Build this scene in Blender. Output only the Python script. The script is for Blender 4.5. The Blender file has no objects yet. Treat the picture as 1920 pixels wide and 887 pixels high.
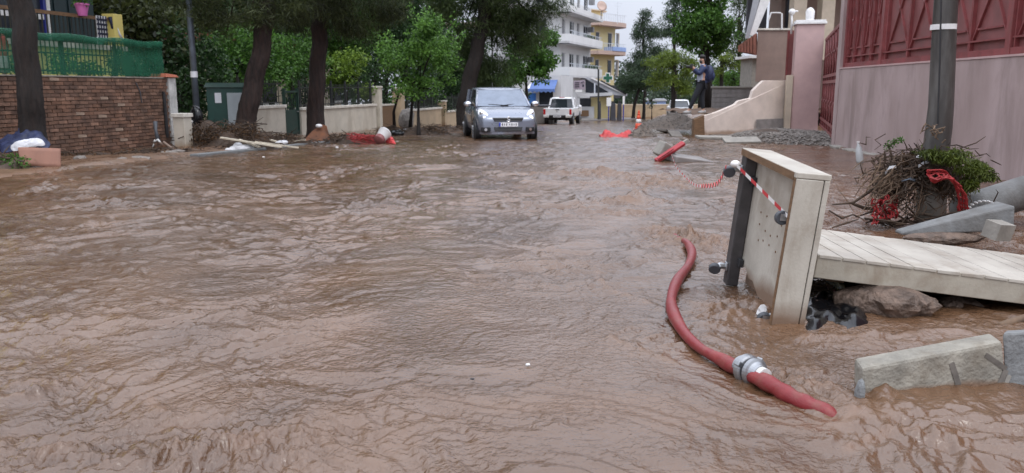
import bpy, bmesh, math, random
import numpy as np
from mathutils import Vector, Matrix, Euler
random.seed(7); RNG = np.random.default_rng(11)
S = bpy.context.scene
C = S.collection
R = math.radians
# ------------------------------------------------------------------ camera
FPX, CX, CY, HOR, HC = 1500., 960., 443.5, 163., 1.17
PITCH = math.atan((CY - HOR) / FPX)
cam_d = bpy.data.cameras.new('camera'); cam = bpy.data.objects.new('camera', cam_d); C.objects.link(cam)
cam.location = (0, 0, HC); cam.rotation_euler = (math.pi/2 - PITCH, 0, 0)
cam_d.sensor_width = 36.; cam_d.lens = 36. * FPX / 1920.
cam_d.clip_start = .05; cam_d.clip_end = 2000
cam_d.dof.use_dof = True; cam_d.dof.focus_distance = 4.6; cam_d.dof.aperture_fstop = 5.6
S.camera = cam
# ------------------------------------------------------------------ sky, sun, exposure
SUN_EL, SUN_ROT = R(58), R(150)
w = bpy.data.worlds.new('World'); S.world = w; w.use_nodes = True
nt = w.node_tree; nt.nodes.clear()
o_ = nt.nodes.new('ShaderNodeOutputWorld'); bg = nt.nodes.new('ShaderNodeBackground')
sk = nt.nodes.new('ShaderNodeTexSky'); sk.sky_type = 'NISHITA'; sk.sun_disc = False
sk.sun_elevation = SUN_EL; sk.sun_rotation = SUN_ROT; sk.air_density = 1.0; sk.dust_density = 4.0
hsv = nt.nodes.new('ShaderNodeHueSaturation'); hsv.inputs['Saturation'].default_value = .35
cl = nt.nodes.new('ShaderNodeTexNoise'); cl.inputs['Scale'].default_value = 2.2; cl.inputs['Detail'].default_value = 5
ramp = nt.nodes.new('ShaderNodeValToRGB')
ramp.color_ramp.elements[0].position = .3; ramp.color_ramp.elements[0].color = (7.0, 7.6, 9.1, 1)
ramp.color_ramp.elements[1].position = .7; ramp.color_ramp.elements[1].color = (9.9, 10.3, 11.4, 1)
mx = nt.nodes.new('ShaderNodeMix'); mx.data_type = 'RGBA'; mx.inputs[0].default_value = .85   # a closed cloud deck over the sky
nt.links.new(sk.outputs[0], hsv.inputs['Color']); nt.links.new(hsv.outputs[0], mx.inputs[6])
nt.links.new(cl.outputs[0], ramp.inputs[0]); nt.links.new(ramp.outputs[0], mx.inputs[7])
# an overcast deck is brighter overhead than at the horizon, alike in every direction (CIE overcast law)
wtc = nt.nodes.new('ShaderNodeTexCoord'); wsx = nt.nodes.new('ShaderNodeSeparateXYZ'); nt.links.new(wtc.outputs['Generated'], wsx.inputs[0])
wmr = nt.nodes.new('ShaderNodeMapRange'); nt.links.new(wsx.outputs['Z'], wmr.inputs['Value']); wmr.inputs['To Min'].default_value = .82; wmr.inputs['To Max'].default_value = .82*3
wvm = nt.nodes.new('ShaderNodeVectorMath'); wvm.operation = 'SCALE'; nt.links.new(mx.outputs[2], wvm.inputs[0]); nt.links.new(wmr.outputs[0], wvm.inputs['Scale'])
nt.links.new(wvm.outputs[0], bg.inputs['Color']); bg.inputs['Strength'].default_value = .1
nt.links.new(bg.outputs[0], o_.inputs[0])
sun_d = bpy.data.lights.new('sun', 'SUN'); sun_d.energy = .7; sun_d.angle = R(25); sun_d.color = (1, .97, .92)
sun = bpy.data.objects.new('sun', sun_d); C.objects.link(sun)
_sd = Vector((math.sin(SUN_ROT)*math.cos(SUN_EL), math.cos(SUN_ROT)*math.cos(SUN_EL), math.sin(SUN_EL)))
sun.rotation_euler = _sd.to_track_quat('Z', 'Y').to_euler()
S.view_settings.view_transform = 'Standard'; S.view_settings.look = 'None'
S.view_settings.exposure = 0.15; S.view_settings.gamma = 1; S.view_settings.use_curve_mapping = False
S.render.engine = 'CYCLES'; S.cycles.use_denoising = True; S.cycles.max_bounces = 6
S.cycles.transparent_max_bounces = 8

# ------------------------------------------------------------------ projection of surveyed points
_c, _s = math.cos(PITCH), math.sin(PITCH)
def ray(px, py):
    a, b = (px - CX)/FPX, (py - CY)/FPX
    return (a, _c - b*_s, -_s - b*_c)
def gz(Y):
    if Y < 0: return 0.
    return -(.00368*Y + .000393*Y*Y) if Y < 37.3 else -.684 - .033*(Y - 37.3)
def gzn(Y):
    Y = np.maximum(Y, 0)
    return np.where(Y < 37.3, -(.00368*Y + .000393*Y*Y), -.684 - .033*(Y - 37.3))
def P(px, py, Y):
    d = ray(px, py); t = Y/d[1]
    return Vector((d[0]*t, Y, HC + d[2]*t))
def G(px, py):
    d = ray(px, py); k = d[2]/d[1]; Y = 1.
    while HC + k*Y > gz(Y) and Y < 300: Y += .01 + Y*.0005
    return Vector((d[0]/d[1]*Y, Y, gz(Y)))
def LX(Y): return -8.19 + .216*(Y - 19.58)            # left frontage line
def LP(px, py=225., off=0.):                           # point of the frontage line at a picture column
    d = ray(px, py); k = d[0]/d[1]
    Y = (-8.19 + off - .216*19.58)/(k - .216)
    return Vector((k*Y, Y, gz(Y)))
LDIR = Vector((.216, 1, 0)).normalized(); LNOR = Vector((1, -.216, 0)).normalized()

# ------------------------------------------------------------------ materials
def M(name, col, rough=.6, var=.2, scale=5., bump=0., bscale=None, metal=0., spec=.5, col2=None, c2at=.5, mud=None, mudcol=(.16,.085,.045), emit=0., coat=0., rvar=.1, stretch=None, alpha=None, grime=None, world=False):
    m = bpy.data.materials.new(name); m.use_nodes = True
    n = m.node_tree.nodes; l = m.node_tree.links; b = n['Principled BSDF']
    tc = n.new('ShaderNodeTexCoord'); src = tc.outputs['Object']
    if world: src = n.new('ShaderNodeNewGeometry').outputs['Position']
    src0 = src
    if stretch:
        mp = n.new('ShaderNodeMapping'); mp.inputs['Scale'].default_value = stretch; l.new(src, mp.inputs[0]); src = mp.outputs[0]
    nz = n.new('ShaderNodeTexNoise'); nz.inputs['Scale'].default_value = scale; nz.inputs['Detail'].default_value = 6; nz.inputs['Roughness'].default_value = .62
    l.new(src, nz.inputs['Vector'])
    cr = n.new('ShaderNodeValToRGB'); e = cr.color_ramp.elements
    c2 = col2 or tuple(min(1, c*(1+var)) for c in col); c1 = col if col2 else tuple(c*(1-var) for c in col)
    e[0].position = .32 if not col2 else c2at-.12; e[0].color = (*c1, 1); e[1].position = .68 if not col2 else c2at+.12; e[1].color = (*c2, 1)
    l.new(nz.outputs['Fac'], cr.inputs[0]); out = cr.outputs[0]
    if grime:
        gc, ga, gs, gst = grime
        gm = n.new('ShaderNodeMapping'); gm.inputs['Scale'].default_value = gst; l.new(src0, gm.inputs[0])
        gn = n.new('ShaderNodeTexNoise'); gn.inputs['Scale'].default_value = gs; gn.inputs['Detail'].default_value = 9; gn.inputs['Roughness'].default_value = .7; gn.inputs['Distortion'].default_value = .4; l.new(gm.outputs[0], gn.inputs['Vector'])
        gr_ = n.new('ShaderNodeMapRange'); l.new(gn.outputs['Fac'], gr_.inputs['Value']); gr_.inputs['From Min'].default_value = .48; gr_.inputs['From Max'].default_value = .72; gr_.inputs['To Max'].default_value = ga
        gx = n.new('ShaderNodeMix'); gx.data_type = 'RGBA'; l.new(gr_.outputs[0], gx.inputs[0]); l.new(out, gx.inputs[6]); gx.inputs[7].default_value = (*gc, 1); out = gx.outputs[2]
    if mud:
        sx = n.new('ShaderNodeSeparateXYZ'); l.new(tc.outputs['Object'], sx.inputs[0])
        n2 = n.new('ShaderNodeTexNoise'); n2.inputs['Scale'].default_value = 3.5; n2.inputs['Detail'].default_value = 5; l.new(tc.outputs['Object'], n2.inputs['Vector'])
        ma = n.new('ShaderNodeMath'); ma.operation = 'MULTIPLY_ADD'; l.new(n2.outputs['Fac'], ma.inputs[0]); ma.inputs[1].default_value = -mud*1.3; l.new(sx.outputs['Z'], ma.inputs[2])
        mr = n.new('ShaderNodeMapRange'); l.new(ma.outputs[0], mr.inputs['Value']); mr.inputs['From Min'].default_value = -mud*.1; mr.inputs['From Max'].default_value = mud*.5
        mr.inputs['To Min'].default_value = .85; mr.inputs['To Max'].default_value = 0
        mi = n.new('ShaderNodeMix'); mi.data_type = 'RGBA'; l.new(mr.outputs[0], mi.inputs[0]); l.new(out, mi.inputs[6]); mi.inputs[7].default_value = (*mudcol, 1); out = mi.outputs[2]
    l.new(out, b.inputs['Base Color'])
    if rvar:
        rm = n.new('ShaderNodeMapRange'); l.new(nz.outputs['Fac'], rm.inputs['Value']); rm.inputs['From Min'].default_value = .3; rm.inputs['From Max'].default_value = .7
        rm.inputs['To Min'].default_value = max(0.02, rough-rvar); rm.inputs['To Max'].default_value = min(1, rough+rvar); l.new(rm.outputs[0], b.inputs['Roughness'])
    else: b.inputs['Roughness'].default_value = rough
    b.inputs['Metallic'].default_value = metal; b.inputs['Specular IOR Level'].default_value = spec
    b.inputs['Coat Weight'].default_value = coat
    if alpha is not None: b.inputs['Alpha'].default_value = alpha
    if emit: b.inputs['Emission Color'].default_value = (*col, 1); b.inputs['Emission Strength'].default_value = emit
    if bump:
        n3 = n.new('ShaderNodeTexNoise'); n3.inputs['Scale'].default_value = bscale or scale*6; n3.inputs['Detail'].default_value = 5; l.new(src, n3.inputs['Vector'])
        bp = n.new('ShaderNodeBump'); bp.inputs['Distance'].default_value = bump; bp.inputs['Strength'].default_value = .8; l.new(n3.outputs['Fac'], bp.inputs['Height']); l.new(bp.outputs[0], b.inputs['Normal'])
    return m
def leaf_mat(name, dark, light, trans=.35, rough=.5):
    m = bpy.data.materials.new(name); m.use_nodes = True
    n = m.node_tree.nodes; l = m.node_tree.links; b = n['Principled BSDF']; o = n['Material Output']
    g = n.new('ShaderNodeNewGeometry'); tc = n.new('ShaderNodeTexCoord')
    nz = n.new('ShaderNodeTexNoise'); nz.inputs['Scale'].default_value = 1.3; nz.inputs['Detail'].default_value = 2; l.new(tc.outputs['Object'], nz.inputs['Vector'])
    ad = n.new('ShaderNodeMath'); ad.operation = 'MULTIPLY_ADD'; l.new(g.outputs['Random Per Island'], ad.inputs[0]); ad.inputs[1].default_value = .6
    sb = n.new('ShaderNodeMath'); sb.operation = 'MULTIPLY_ADD'; l.new(nz.outputs['Fac'], sb.inputs[0]); sb.inputs[1].default_value = 1.1; sb.inputs[2].default_value = -.35; l.new(sb.outputs[0], ad.inputs[2])
    cr = n.new('ShaderNodeValToRGB'); e = cr.color_ramp.elements; e[0].position = .1; e[0].color = (*dark, 1); e[1].position = .9; e[1].color = (*light, 1)
    l.new(ad.outputs[0], cr.inputs[0]); l.new(cr.outputs[0], b.inputs['Base Color']); b.inputs['Roughness'].default_value = rough; b.inputs['Specular IOR Level'].default_value = .35
    t = n.new('ShaderNodeBsdfTranslucent'); l.new(cr.outputs[0], t.inputs['Color']); mx = n.new('ShaderNodeMixShader'); mx.inputs[0].default_value = trans
    l.new(b.outputs[0], mx.inputs[1]); l.new(t.outputs[0], mx.inputs[2]); l.new(mx.outputs[0], o.inputs['Surface'])
    return m
MAT = {}
def mat(k, *a, **kw): MAT[k] = M(k, *a, **kw); return MAT[k]
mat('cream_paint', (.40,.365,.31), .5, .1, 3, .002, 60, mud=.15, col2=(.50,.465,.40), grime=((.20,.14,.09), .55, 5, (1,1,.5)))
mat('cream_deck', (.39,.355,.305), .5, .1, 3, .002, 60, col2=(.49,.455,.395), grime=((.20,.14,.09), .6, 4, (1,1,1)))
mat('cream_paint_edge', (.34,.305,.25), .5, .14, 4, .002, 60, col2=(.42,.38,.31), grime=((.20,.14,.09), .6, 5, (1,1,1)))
mat('worn_wood', (.16,.09,.045), .6, .35, 8, .002, 40, stretch=(1,1,6))
mat('charcoal_beam', (.055,.05,.05), .55, .3, 10, .002, 50)
mat('black_rubber', (.022,.022,.024), .5, .3, 12)
mat('grey_rubber', (.07,.075,.085), .5, .2, 12)
mat('zinc', (.45,.46,.47), .35, .2, 20, metal=.9)
mat('aluminium', (.36,.37,.385), .36, .08, 30, metal=.9)
mat('hose_red', (.20,.016,.019), .42, .3, 9, .002, 150, col2=(.28,.042,.04), c2at=.62, grime=((.20,.10,.07), .5, 14, (1,1,1)))
mat('concrete', (.27,.25,.22), .8, .22, 6, .004, 45)
mat('concrete_kerb', (.27,.25,.21), .8, .3, 9, .012, 55, mud=.04, grime=((.14,.11,.075), .6, 7, (1,1,1)))
mat('concrete_kerb_grey', (.20,.205,.205), .8, .3, 9, .012, 55)
mat('concrete_pole', (.17,.172,.17), .7, .3, 5, .006, 50, grime=((.09,.075,.06), .6, 3, (1,1,1)))
mat('pole_dark', (.05,.044,.04), .45, .45, 7, .006, 30, col2=(.12,.112,.105), stretch=(1,1,.2), c2at=.56, grime=((.03,.025,.022), .8, 6, (1,1,.12)))
mat('white_paint', (.74,.73,.72), .5, .1, 8)
mat('dirty_white', (.55,.54,.52), .6, .3, 6, mud=.03)
mat('pink_wall', (.35,.262,.248), .6, .15, 1.1, .002, 40, col2=(.43,.33,.32), mud=.16, mudcol=(.20,.14,.115), rvar=.18, stretch=(1,1,.45), grime=((.19,.14,.125), .75, 1.5, (1,1,.25)))
mat('pink_pillar', (.50,.345,.33), .6, .1, 2, .002, 40, mud=.1)
mat('red_metal', (.22,.052,.052), .45, .22, 5, .001, 30, grime=((.13,.05,.04), .6, 6, (1,1,.3)))
mat('red_sheet', (.22,.074,.072), .5, .2, 3, .001, 30, grime=((.15,.06,.055), .6, 3, (1,1,.3)))
mat('brown_render', (.26,.185,.155), .8, .12, 3, .003, 50)
mat('beige_render', (.46,.385,.30), .75, .15, 2, .003, 50, mud=.25, mudcol=(.30,.21,.14))
mat('broken_render', (.70,.60,.53), .7, .12, 2.2, .004, 40, mud=.14, mudcol=(.33,.22,.15))
mat('cream_wall', (.55,.50,.42), .65, .12, 2, .002, 40, grime=((.33,.27,.2), .6, 2.2, (1,1,.3)), mud=.2, mudcol=(.34,.25,.17))
mat('cream_cap', (.62,.58,.51), .65, .2, 6, .003, 40)
mat('ochre_wall', (.46,.35,.23), .7, .15, 2, .002, 40, mud=.25, mudcol=(.28,.17,.10))
mat('mortar', (.15,.105,.078), .9, .3, 6, .006, 50)
mat('brick_a', (.160,.084,.054), .85, .5, 5, .008, 60, world=True, grime=((.10,.065,.045), .7, 1.1, (1,1,.5)))
mat('brick_b', (.205,.115,.078), .85, .5, 5, .008, 60, world=True, grime=((.10,.065,.045), .7, 1.1, (1,1,.5)))
mat('brick_c', (.135,.075,.052), .85, .5, 5, .008, 60, world=True, grime=((.09,.06,.045), .7, 1.1, (1,1,.5)))
mat('brick_pale', (.33,.235,.175), .8, .3, 9, .006, 60)
mat('terracotta', (.42,.13,.075), .75, .2, 8, .003, 40)
mat('iron_black', (.02,.022,.022), .45, .3, 10)
mat('iron_green', (.018,.045,.035), .45, .25, 10)
mat('cabinet_green', (.012,.055,.043), .45, .2, 4)
mat('cabinet_grey', (.36,.40,.42), .45, .1, 4)
mat('galvanised', (.13,.155,.19), .45, .25, 5, metal=.4)
mat('paper', (.75,.76,.8), .7, .04)
mat('yellow_wall', (.66,.55,.17), .75, .1, 2)
mat('door_dark', (.012,.03,.035), .45, .2, 4)
mat('blue_frame', (.03,.04,.26), .45, .1)
mat('pot_pink', (.62,.16,.42), .5, .1)
mat('cloth_dark', (.012,.015,.035), .7, .4, 12, .004, 20)
mat('cloth_white', (.62,.62,.64), .75, .15, 8, .004, 20)
mat('cloth_navy', (.02,.028,.075), .6, .4, 10, .004, 20)
mat('cardboard', (.27,.135,.095), .75, .1, 5, .002, 40)
mat('bark_dark', (.017,.012,.010), .9, .6, 14, .06, 16, stretch=(1,1,.22))
mat('bark_red', (.031,.019,.016), .9, .6, 12, .06, 14, stretch=(1,1,.25))
mat('twig', (.058,.037,.024), .85, .5, 10)
mat('twig_pale', (.15,.10,.065), .85, .4, 10)
mat('mud_pile', (.06,.037,.024), .7, .5, 9, .012, 20)
mat('earth', (.11,.065,.04), .85, .3, 2, .02, 6)
mat('garden_soil', (.06,.045,.03), .9, .4, 2, .02, 6)
mat('gravel', (.125,.10,.082), .85, .45, 9, .03, 22)
mat('gravel_stone', (.20,.175,.155), .8, .35, 18)
mat('gravel_stone_dark', (.13,.115,.10), .75, .35, 18)
mat('rock', (.13,.09,.068), .7, .6, 14, .05, 22)
mat('black_plastic', (.006,.006,.007), .18, .3, 10, .006, 12)
mat('rust_sheet', (.14,.052,.022), .7, .4, 7, .004, 30)
mat('net_red_bright', (.46,.035,.035), .55, .25, 14)
mat('net_red', (.32,.022,.024), .55, .25, 14)
mat('red_plastic', (.50,.03,.03), .42, .2, 8)
mat('orange_cone', (.78,.10,.04), .5, .15)
mat('barrier_red', (.32,.022,.03), .45, .25, 10)
mat('plank_pale', (.52,.46,.36), .6, .25, 8, stretch=(1,1,1))
mat('slate_board', (.15,.155,.155), .6, .25, 4, .002, 30)
mat('swift_paint', (.24,.265,.33), .28, .06, 2, metal=.45, coat=.8, rvar=.04, mud=.30, mudcol=(.16,.12,.10))
mat('truck_paint', (.72,.72,.73), .3, .04, 2, coat=.6, rvar=.04)
mat('car_glass', (.02,.025,.03), .05, .1, rvar=0, spec=.8)
mat('screen_glass', (.20,.23,.28), .05, .1, rvar=0, spec=1.0, metal=.75)
mat('car_black', (.015,.015,.017), .5, .2, 12)
mat('chrome', (.8,.8,.82), .15, .05, metal=1)
mat('lamp_lens', (.85,.86,.88), .12, .05, coat=1.0)
mat('lamp_lit', (1.0,.93,.75), .2, .02, emit=.9)
mat('lamp_red', (.45,.015,.02), .25, .1, coat=.6)
mat('plate_white', (.78,.78,.8), .5, .04)
mat('plate_ink', (.03,.03,.05), .6, .04)
mat('plate_blue', (.03,.06,.42), .5, .05)
mat('skin', (.42,.24,.17), .55, .08)
mat('hair_black', (.012,.01,.009), .6, .3)
mat('trousers', (.012,.014,.02), .8, .3, 15)
mat('jacket_navy', (.018,.03,.085), .7, .3, 12)
mat('shirt_grey', (.34,.37,.46), .8, .12, 10)
mat('shoe', (.35,.34,.33), .7, .2)
mat('camera_black', (.012,.012,.012), .4, .2)
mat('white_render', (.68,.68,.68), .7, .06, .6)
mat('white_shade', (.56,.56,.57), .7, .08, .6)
mat('far_yellow', (.64,.54,.28), .7, .06, .5)
mat('far_cream', (.62,.53,.40), .7, .06, .5)
mat('slab_pinkish', (.52,.38,.32), .7, .08, .7)
mat('window_dark', (.03,.035,.045), .15, .3, 1.5)
mat('shutter_grey', (.22,.22,.23), .6, .2)
mat('awning_blue', (.085,.15,.36), .6, .15, 2)
mat('awning_grey', (.36,.37,.40), .6, .15, 2)
mat('sign_blue', (.05,.20,.60), .5, .06)
mat('sign_mauve', (.33,.27,.32), .5, .08)
mat('cross_green', (.01,.10,.055), .5, .1)
mat('rail_pale', (.62,.66,.72), .4, .1)
mat('blue_cloth', (.30,.42,.72), .7, .1, 3)
mat('shop_dark', (.04,.04,.05), .5, .3, 2)
mat('asphalt_far', (.22,.20,.19), .4, .2, 3)
mat('roof_tile', (.20,.075,.05), .75, .3, 6)
mat('stone_block', (.27,.25,.24), .85, .2, 5, .005, 40)
mat('bottle_plastic', (.45,.46,.46), .2, .05)
mat('bucket_white', (.72,.70,.69), .4, .08)
mat('tape_white', (.78,.76,.74), .45, .06)
mat('tape_red', (.55,.04,.05), .45, .08)
mat('denim', (.05,.09,.17), .8, .2)
mat('foam_tan', (.36,.235,.15), .5, .15, 30)
for k, a in dict(leaf_dark=((.008,.021,.007),(.048,.105,.030)), leaf_mid=((.016,.048,.010),(.12,.26,.042)), leaf_bright=((.018,.055,.010),(.18,.36,.065)), leaf_lime=((.045,.10,.012),(.27,.40,.06)),
    pine_dark=((.010,.016,.007),(.085,.105,.032)), pine_mid=((.016,.03,.011),(.095,.14,.042)), pine_lime=((.04,.07,.01),(.19,.26,.035)), pine_far=((.018,.035,.02),(.075,.12,.06)), leaf_dead=((.03,.018,.01),(.17,.095,.045)), branch_needles=((.02,.03,.006),(.13,.17,.025)), leaf_grey=((.05,.075,.05),(.16,.21,.15))).items():
    MAT[k] = leaf_mat(k, *a)
# green shade net: a woven, half open cloth
def net_mat(name, col, alpha):
    m = M(name, col, .6, .2, 3); n = m.node_tree.nodes; l = m.node_tree.links; b = n['Principled BSDF']; o = n['Material Output']
    tr = n.new('ShaderNodeBsdfTransparent'); mx = n.new('ShaderNodeMixShader')
    nz = n.new('ShaderNodeTexNoise'); nz.inputs['Scale'].default_value = 1.7; nz.inputs['Detail'].default_value = 3
    tc = n.new('ShaderNodeTexCoord'); l.new(tc.outputs['Object'], nz.inputs['Vector'])
    mr = n.new('ShaderNodeMapRange'); l.new(nz.outputs['Fac'], mr.inputs['Value']); mr.inputs['From Min'].default_value = .3; mr.inputs['From Max'].default_value = .7; mr.inputs['To Min'].default_value = alpha-.18; mr.inputs['To Max'].default_value = min(1, alpha+.18)
    l.new(mr.outputs[0], mx.inputs[0]); l.new(tr.outputs[0], mx.inputs[1]); l.new(b.outputs[0], mx.inputs[2]); l.new(mx.outputs[0], o.inputs['Surface'])
    return m
MAT['shade_net'] = net_mat('shade_net', (.010,.11,.056), .67)

# ------------------------------------------------------------------ mesh tools
class MB:
    def __init__(s): s.v = []; s.f = []
    def add(s, vs, fs):
        k = len(s.v); s.v += [tuple(v) for v in vs]; s.f += [tuple(i + k for i in f) for f in fs]; return s
    def hexa(s, p): return s.add(p, [(0,3,2,1),(4,5,6,7),(0,1,5,4),(1,2,6,5),(2,3,7,6),(3,0,4,7)])
    def box(s, c, d, rot=None):
        c = Vector(c); h = Vector(d)/2; r = rot if isinstance(rot, Matrix) else (Euler(rot).to_matrix() if rot else Matrix.Identity(3))
        return s.hexa([c + r @ Vector((x*h.x, y*h.y, z*h.z)) for x, y, z in ((-1,-1,-1),(1,-1,-1),(1,1,-1),(-1,1,-1),(-1,-1,1),(1,-1,1),(1,1,1),(-1,1,1))])
    def span(s, a, b): return s.box([(i+j)/2 for i, j in zip(a, b)], [abs(j-i) for i, j in zip(a, b)])
    def bar(s, a, b, w, h=None, up=(0,0,1)):                      # square bar from a to b
        a = Vector(a); b = Vector(b); d = b-a; L = d.length; d.normalize(); up = Vector(up)
        if abs(d.dot(up)) > .97: up = Vector((0,1,0)) if abs(d.y) < .9 else Vector((1,0,0))
        x = d.cross(up).normalized(); u = x.cross(d); m = Matrix((x, d, u)).transposed()
        return s.box((a+b)/2, (w, L, h or w), m)
    def extr(s, poly, vec):                                        # closed planar outline pushed along vec
        n = len(poly); v = Vector(vec); a = [Vector(p) for p in poly]
        return s.add(a + [p+v for p in a], [tuple(range(n-1,-1,-1)), tuple(range(n, 2*n))] + [(i,(i+1)%n,n+(i+1)%n,n+i) for i in range(n)])
    def tube(s, pts, rad, n=8, caps=True, jit=0.):
        pts = [Vector(p) for p in pts]; m = len(pts)
        if not hasattr(rad, '__len__'): rad = [rad]*m
        vs = []; fs = []; pn = None
        rib = [1 + random.uniform(-jit, jit) for _ in range(n)]
        for i, p in enumerate(pts):
            t = (pts[min(i+1,m-1)] - pts[max(i-1,0)]).normalized()
            if pn is None:
                a = Vector((0,0,1)) if abs(t.z) < .9 else Vector((1,0,0)); pn = t.cross(a).normalized()
            else:
                pn = (pn - t*pn.dot(t)).normalized()
            q = t.cross(pn)
            for k in range(n):
                an = 2*math.pi*k/n; r = rad[i]*(rib[k] + (random.uniform(-jit, jit)*.4 if jit else 0)); vs.append(p + (pn*math.cos(an) + q*math.sin(an))*r)
        for i in range(m-1):
            for k in range(n): fs.append((i*n+k, i*n+(k+1)%n, (i+1)*n+(k+1)%n, (i+1)*n+k))
        if caps: fs += [tuple(range(n-1,-1,-1)), tuple(range((m-1)*n, m*n))]
        return s.add(vs, fs)
    def lathe(s, prof, n=16, o=(0,0,0), rot=None):
        r_ = rot if isinstance(rot, Matrix) else (Euler(rot).to_matrix() if rot else Matrix.Identity(3)); o = Vector(o); vs = []; fs = []; m = len(prof)
        for r, z in prof:
            for k in range(n):
                a = 2*math.pi*k/n; vs.append(o + r_ @ Vector((r*math.cos(a), r*math.sin(a), z)))
        for i in range(m-1):
            for k in range(n): fs.append((i*n+k, i*n+(k+1)%n, (i+1)*n+(k+1)%n, (i+1)*n+k))
        fs += [tuple(range(n-1,-1,-1)), tuple(range((m-1)*n, m*n))]
        return s.add(vs, fs)
    def loft(s, secs, closed=True, caps=True):
        n = len(secs[0]); vs = [p for c in secs for p in c]; fs = []; kk = n if closed else n-1
        for i in range(len(secs)-1):
            for k in range(kk): fs.append((i*n+k, i*n+(k+1)%n, (i+1)*n+(k+1)%n, (i+1)*n+k))
        if caps and closed: fs += [tuple(range(n-1,-1,-1)), tuple(range((len(secs)-1)*n, len(secs)*n))]
        return s.add(vs, fs)
    def blob(s, c, r, sub=2, jit=.2, seed=0, flat=1.):
        bm = bmesh.new(); bmesh.ops.create_icosphere(bm, subdivisions=sub, radius=1.); rr = random.Random(seed); c = Vector(c); r = Vector(r) if hasattr(r, '__len__') else Vector((r,r,r))
        ph = [Vector((rr.uniform(-1,1), rr.uniform(-1,1), rr.uniform(-1,1))).normalized() for _ in range(9)]; am = [rr.uniform(.3,1) for _ in ph]
        vs = []
        for v in bm.verts:
            d = v.co.normalized(); k = 1 + jit*sum(a*max(0, d.dot(p))**3 for a, p in zip(am, ph)) - jit*.7 + rr.uniform(-jit,jit)*(.25 if sub < 3 else .12) + (jit*.22*math.sin(d.x*9+seed)*math.sin(d.y*11+seed*2)*math.sin(d.z*10+seed*3) + jit*.10*math.sin(d.x*23)*math.sin(d.y*27+d.z*21))*(sub > 2)
            vs.append(c + Vector((d.x*r.x, d.y*r.y, d.z*r.z))*k)
        fs = [tuple(v.index for v in f.verts) for f in bm.faces]; bm.free(); return s.add(vs, fs)
    def ell(s, c, r, n=10, m=8, rot=None):
        pr = [(math.sin(math.pi*i/m), -math.cos(math.pi*i/m)) for i in range(m+1)]; pr[0] = (1e-3, -1); pr[-1] = (1e-3, 1)
        k = len(s.v); s.lathe(pr, n); r_ = Euler(rot).to_matrix() if rot else Matrix.Identity(3)
        for i in range(k, len(s.v)):
            x, y, z = s.v[i]; s.v[i] = tuple(Vector(c) + r_ @ Vector((x*r[0], y*r[1], z*r[2])))
        return s
    def build(s, name, m, parent=None, smooth=False, bevel=0., sub=0, world=False, solid=0.):
        me = bpy.data.meshes.new(name); vs = s.v
        if world and parent is not None:
            o = parent.location; vs = [(x-o.x, y-o.y, z-o.z) for x, y, z in vs]
        me.from_pydata(vs, [], s.f); me.validate(); me.update()
        return finish(name, me, m, parent, smooth, bevel, sub, solid)
def finish(name, me, m, parent=None, smooth=False, bevel=0., sub=0, solid=0.):
    me.materials.append(MAT[m] if isinstance(m, str) else m)
    if smooth: me.polygons.foreach_set('use_smooth', [True]*len(me.polygons))
    o = bpy.data.objects.new(name, me); C.objects.link(o)
    if parent is not None: o.parent = parent
    if solid: md = o.modifiers.new('s', 'SOLIDIFY'); md.thickness = solid
    if bevel: md = o.modifiers.new('b', 'BEVEL'); md.width = bevel; md.segments = 2; md.limit_method = 'ANGLE'; md.angle_limit = R(40)
    if sub: md = o.modifiers.new('u', 'SUBSURF'); md.levels = sub; md.render_levels = sub
    return o
def thing(name, label, cat, loc=(0,0,0), rotz=0., group=None, scale=1.):
    o = bpy.data.objects.new(name, None); C.objects.link(o); o.location = loc; o.rotation_euler = (0,0,rotz); o.scale = (scale,)*3
    o.empty_display_size = .1
    return tag(o, label, cat, group)
def tag(o, label, cat, group=None, kind=None):
    if label: o['label'] = label
    if cat: o['category'] = cat
    if group: o['group'] = group
    if kind: o['kind'] = kind
    return o
def struct(o): o['kind'] = 'structure'; return o
def single(mb, name, m, label, cat, loc=None, group=None, **kw):   # a one-mesh thing built in world coordinates
    lo = Vector(loc) if loc is not None else Vector(mb.v[0])
    vs = mb.v; mb.v = [(x-lo.x, y-lo.y, z-lo.z) for x, y, z in vs]
    o = mb.build(name, m, None, **kw); o.location = lo; return tag(o, label, cat, group)
def share(o, parent, loc=None, rot=None, name=None):
    c = o.copy(); C.objects.link(c); c.parent = parent
    if loc is not None: c.location = loc
    if rot is not None: c.rotation_euler = rot
    if name: c.name = name
    return c
def np_mesh(name, V, F):
    me = bpy.data.meshes.new(name); V = np.asarray(V, np.float32); F = np.asarray(F, np.int32); k = F.shape[1]
    me.vertices.add(len(V)); me.vertices.foreach_set('co', V.ravel()); me.loops.add(F.size); me.loops.foreach_set('vertex_index', F.ravel())
    me.polygons.add(len(F)); me.polygons.foreach_set('loop_start', np.arange(0, F.size, k, dtype=np.int32)); me.polygons.foreach_set('loop_total', np.full(len(F), k, np.int32))
    me.update(calc_edges=True); return me
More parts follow.
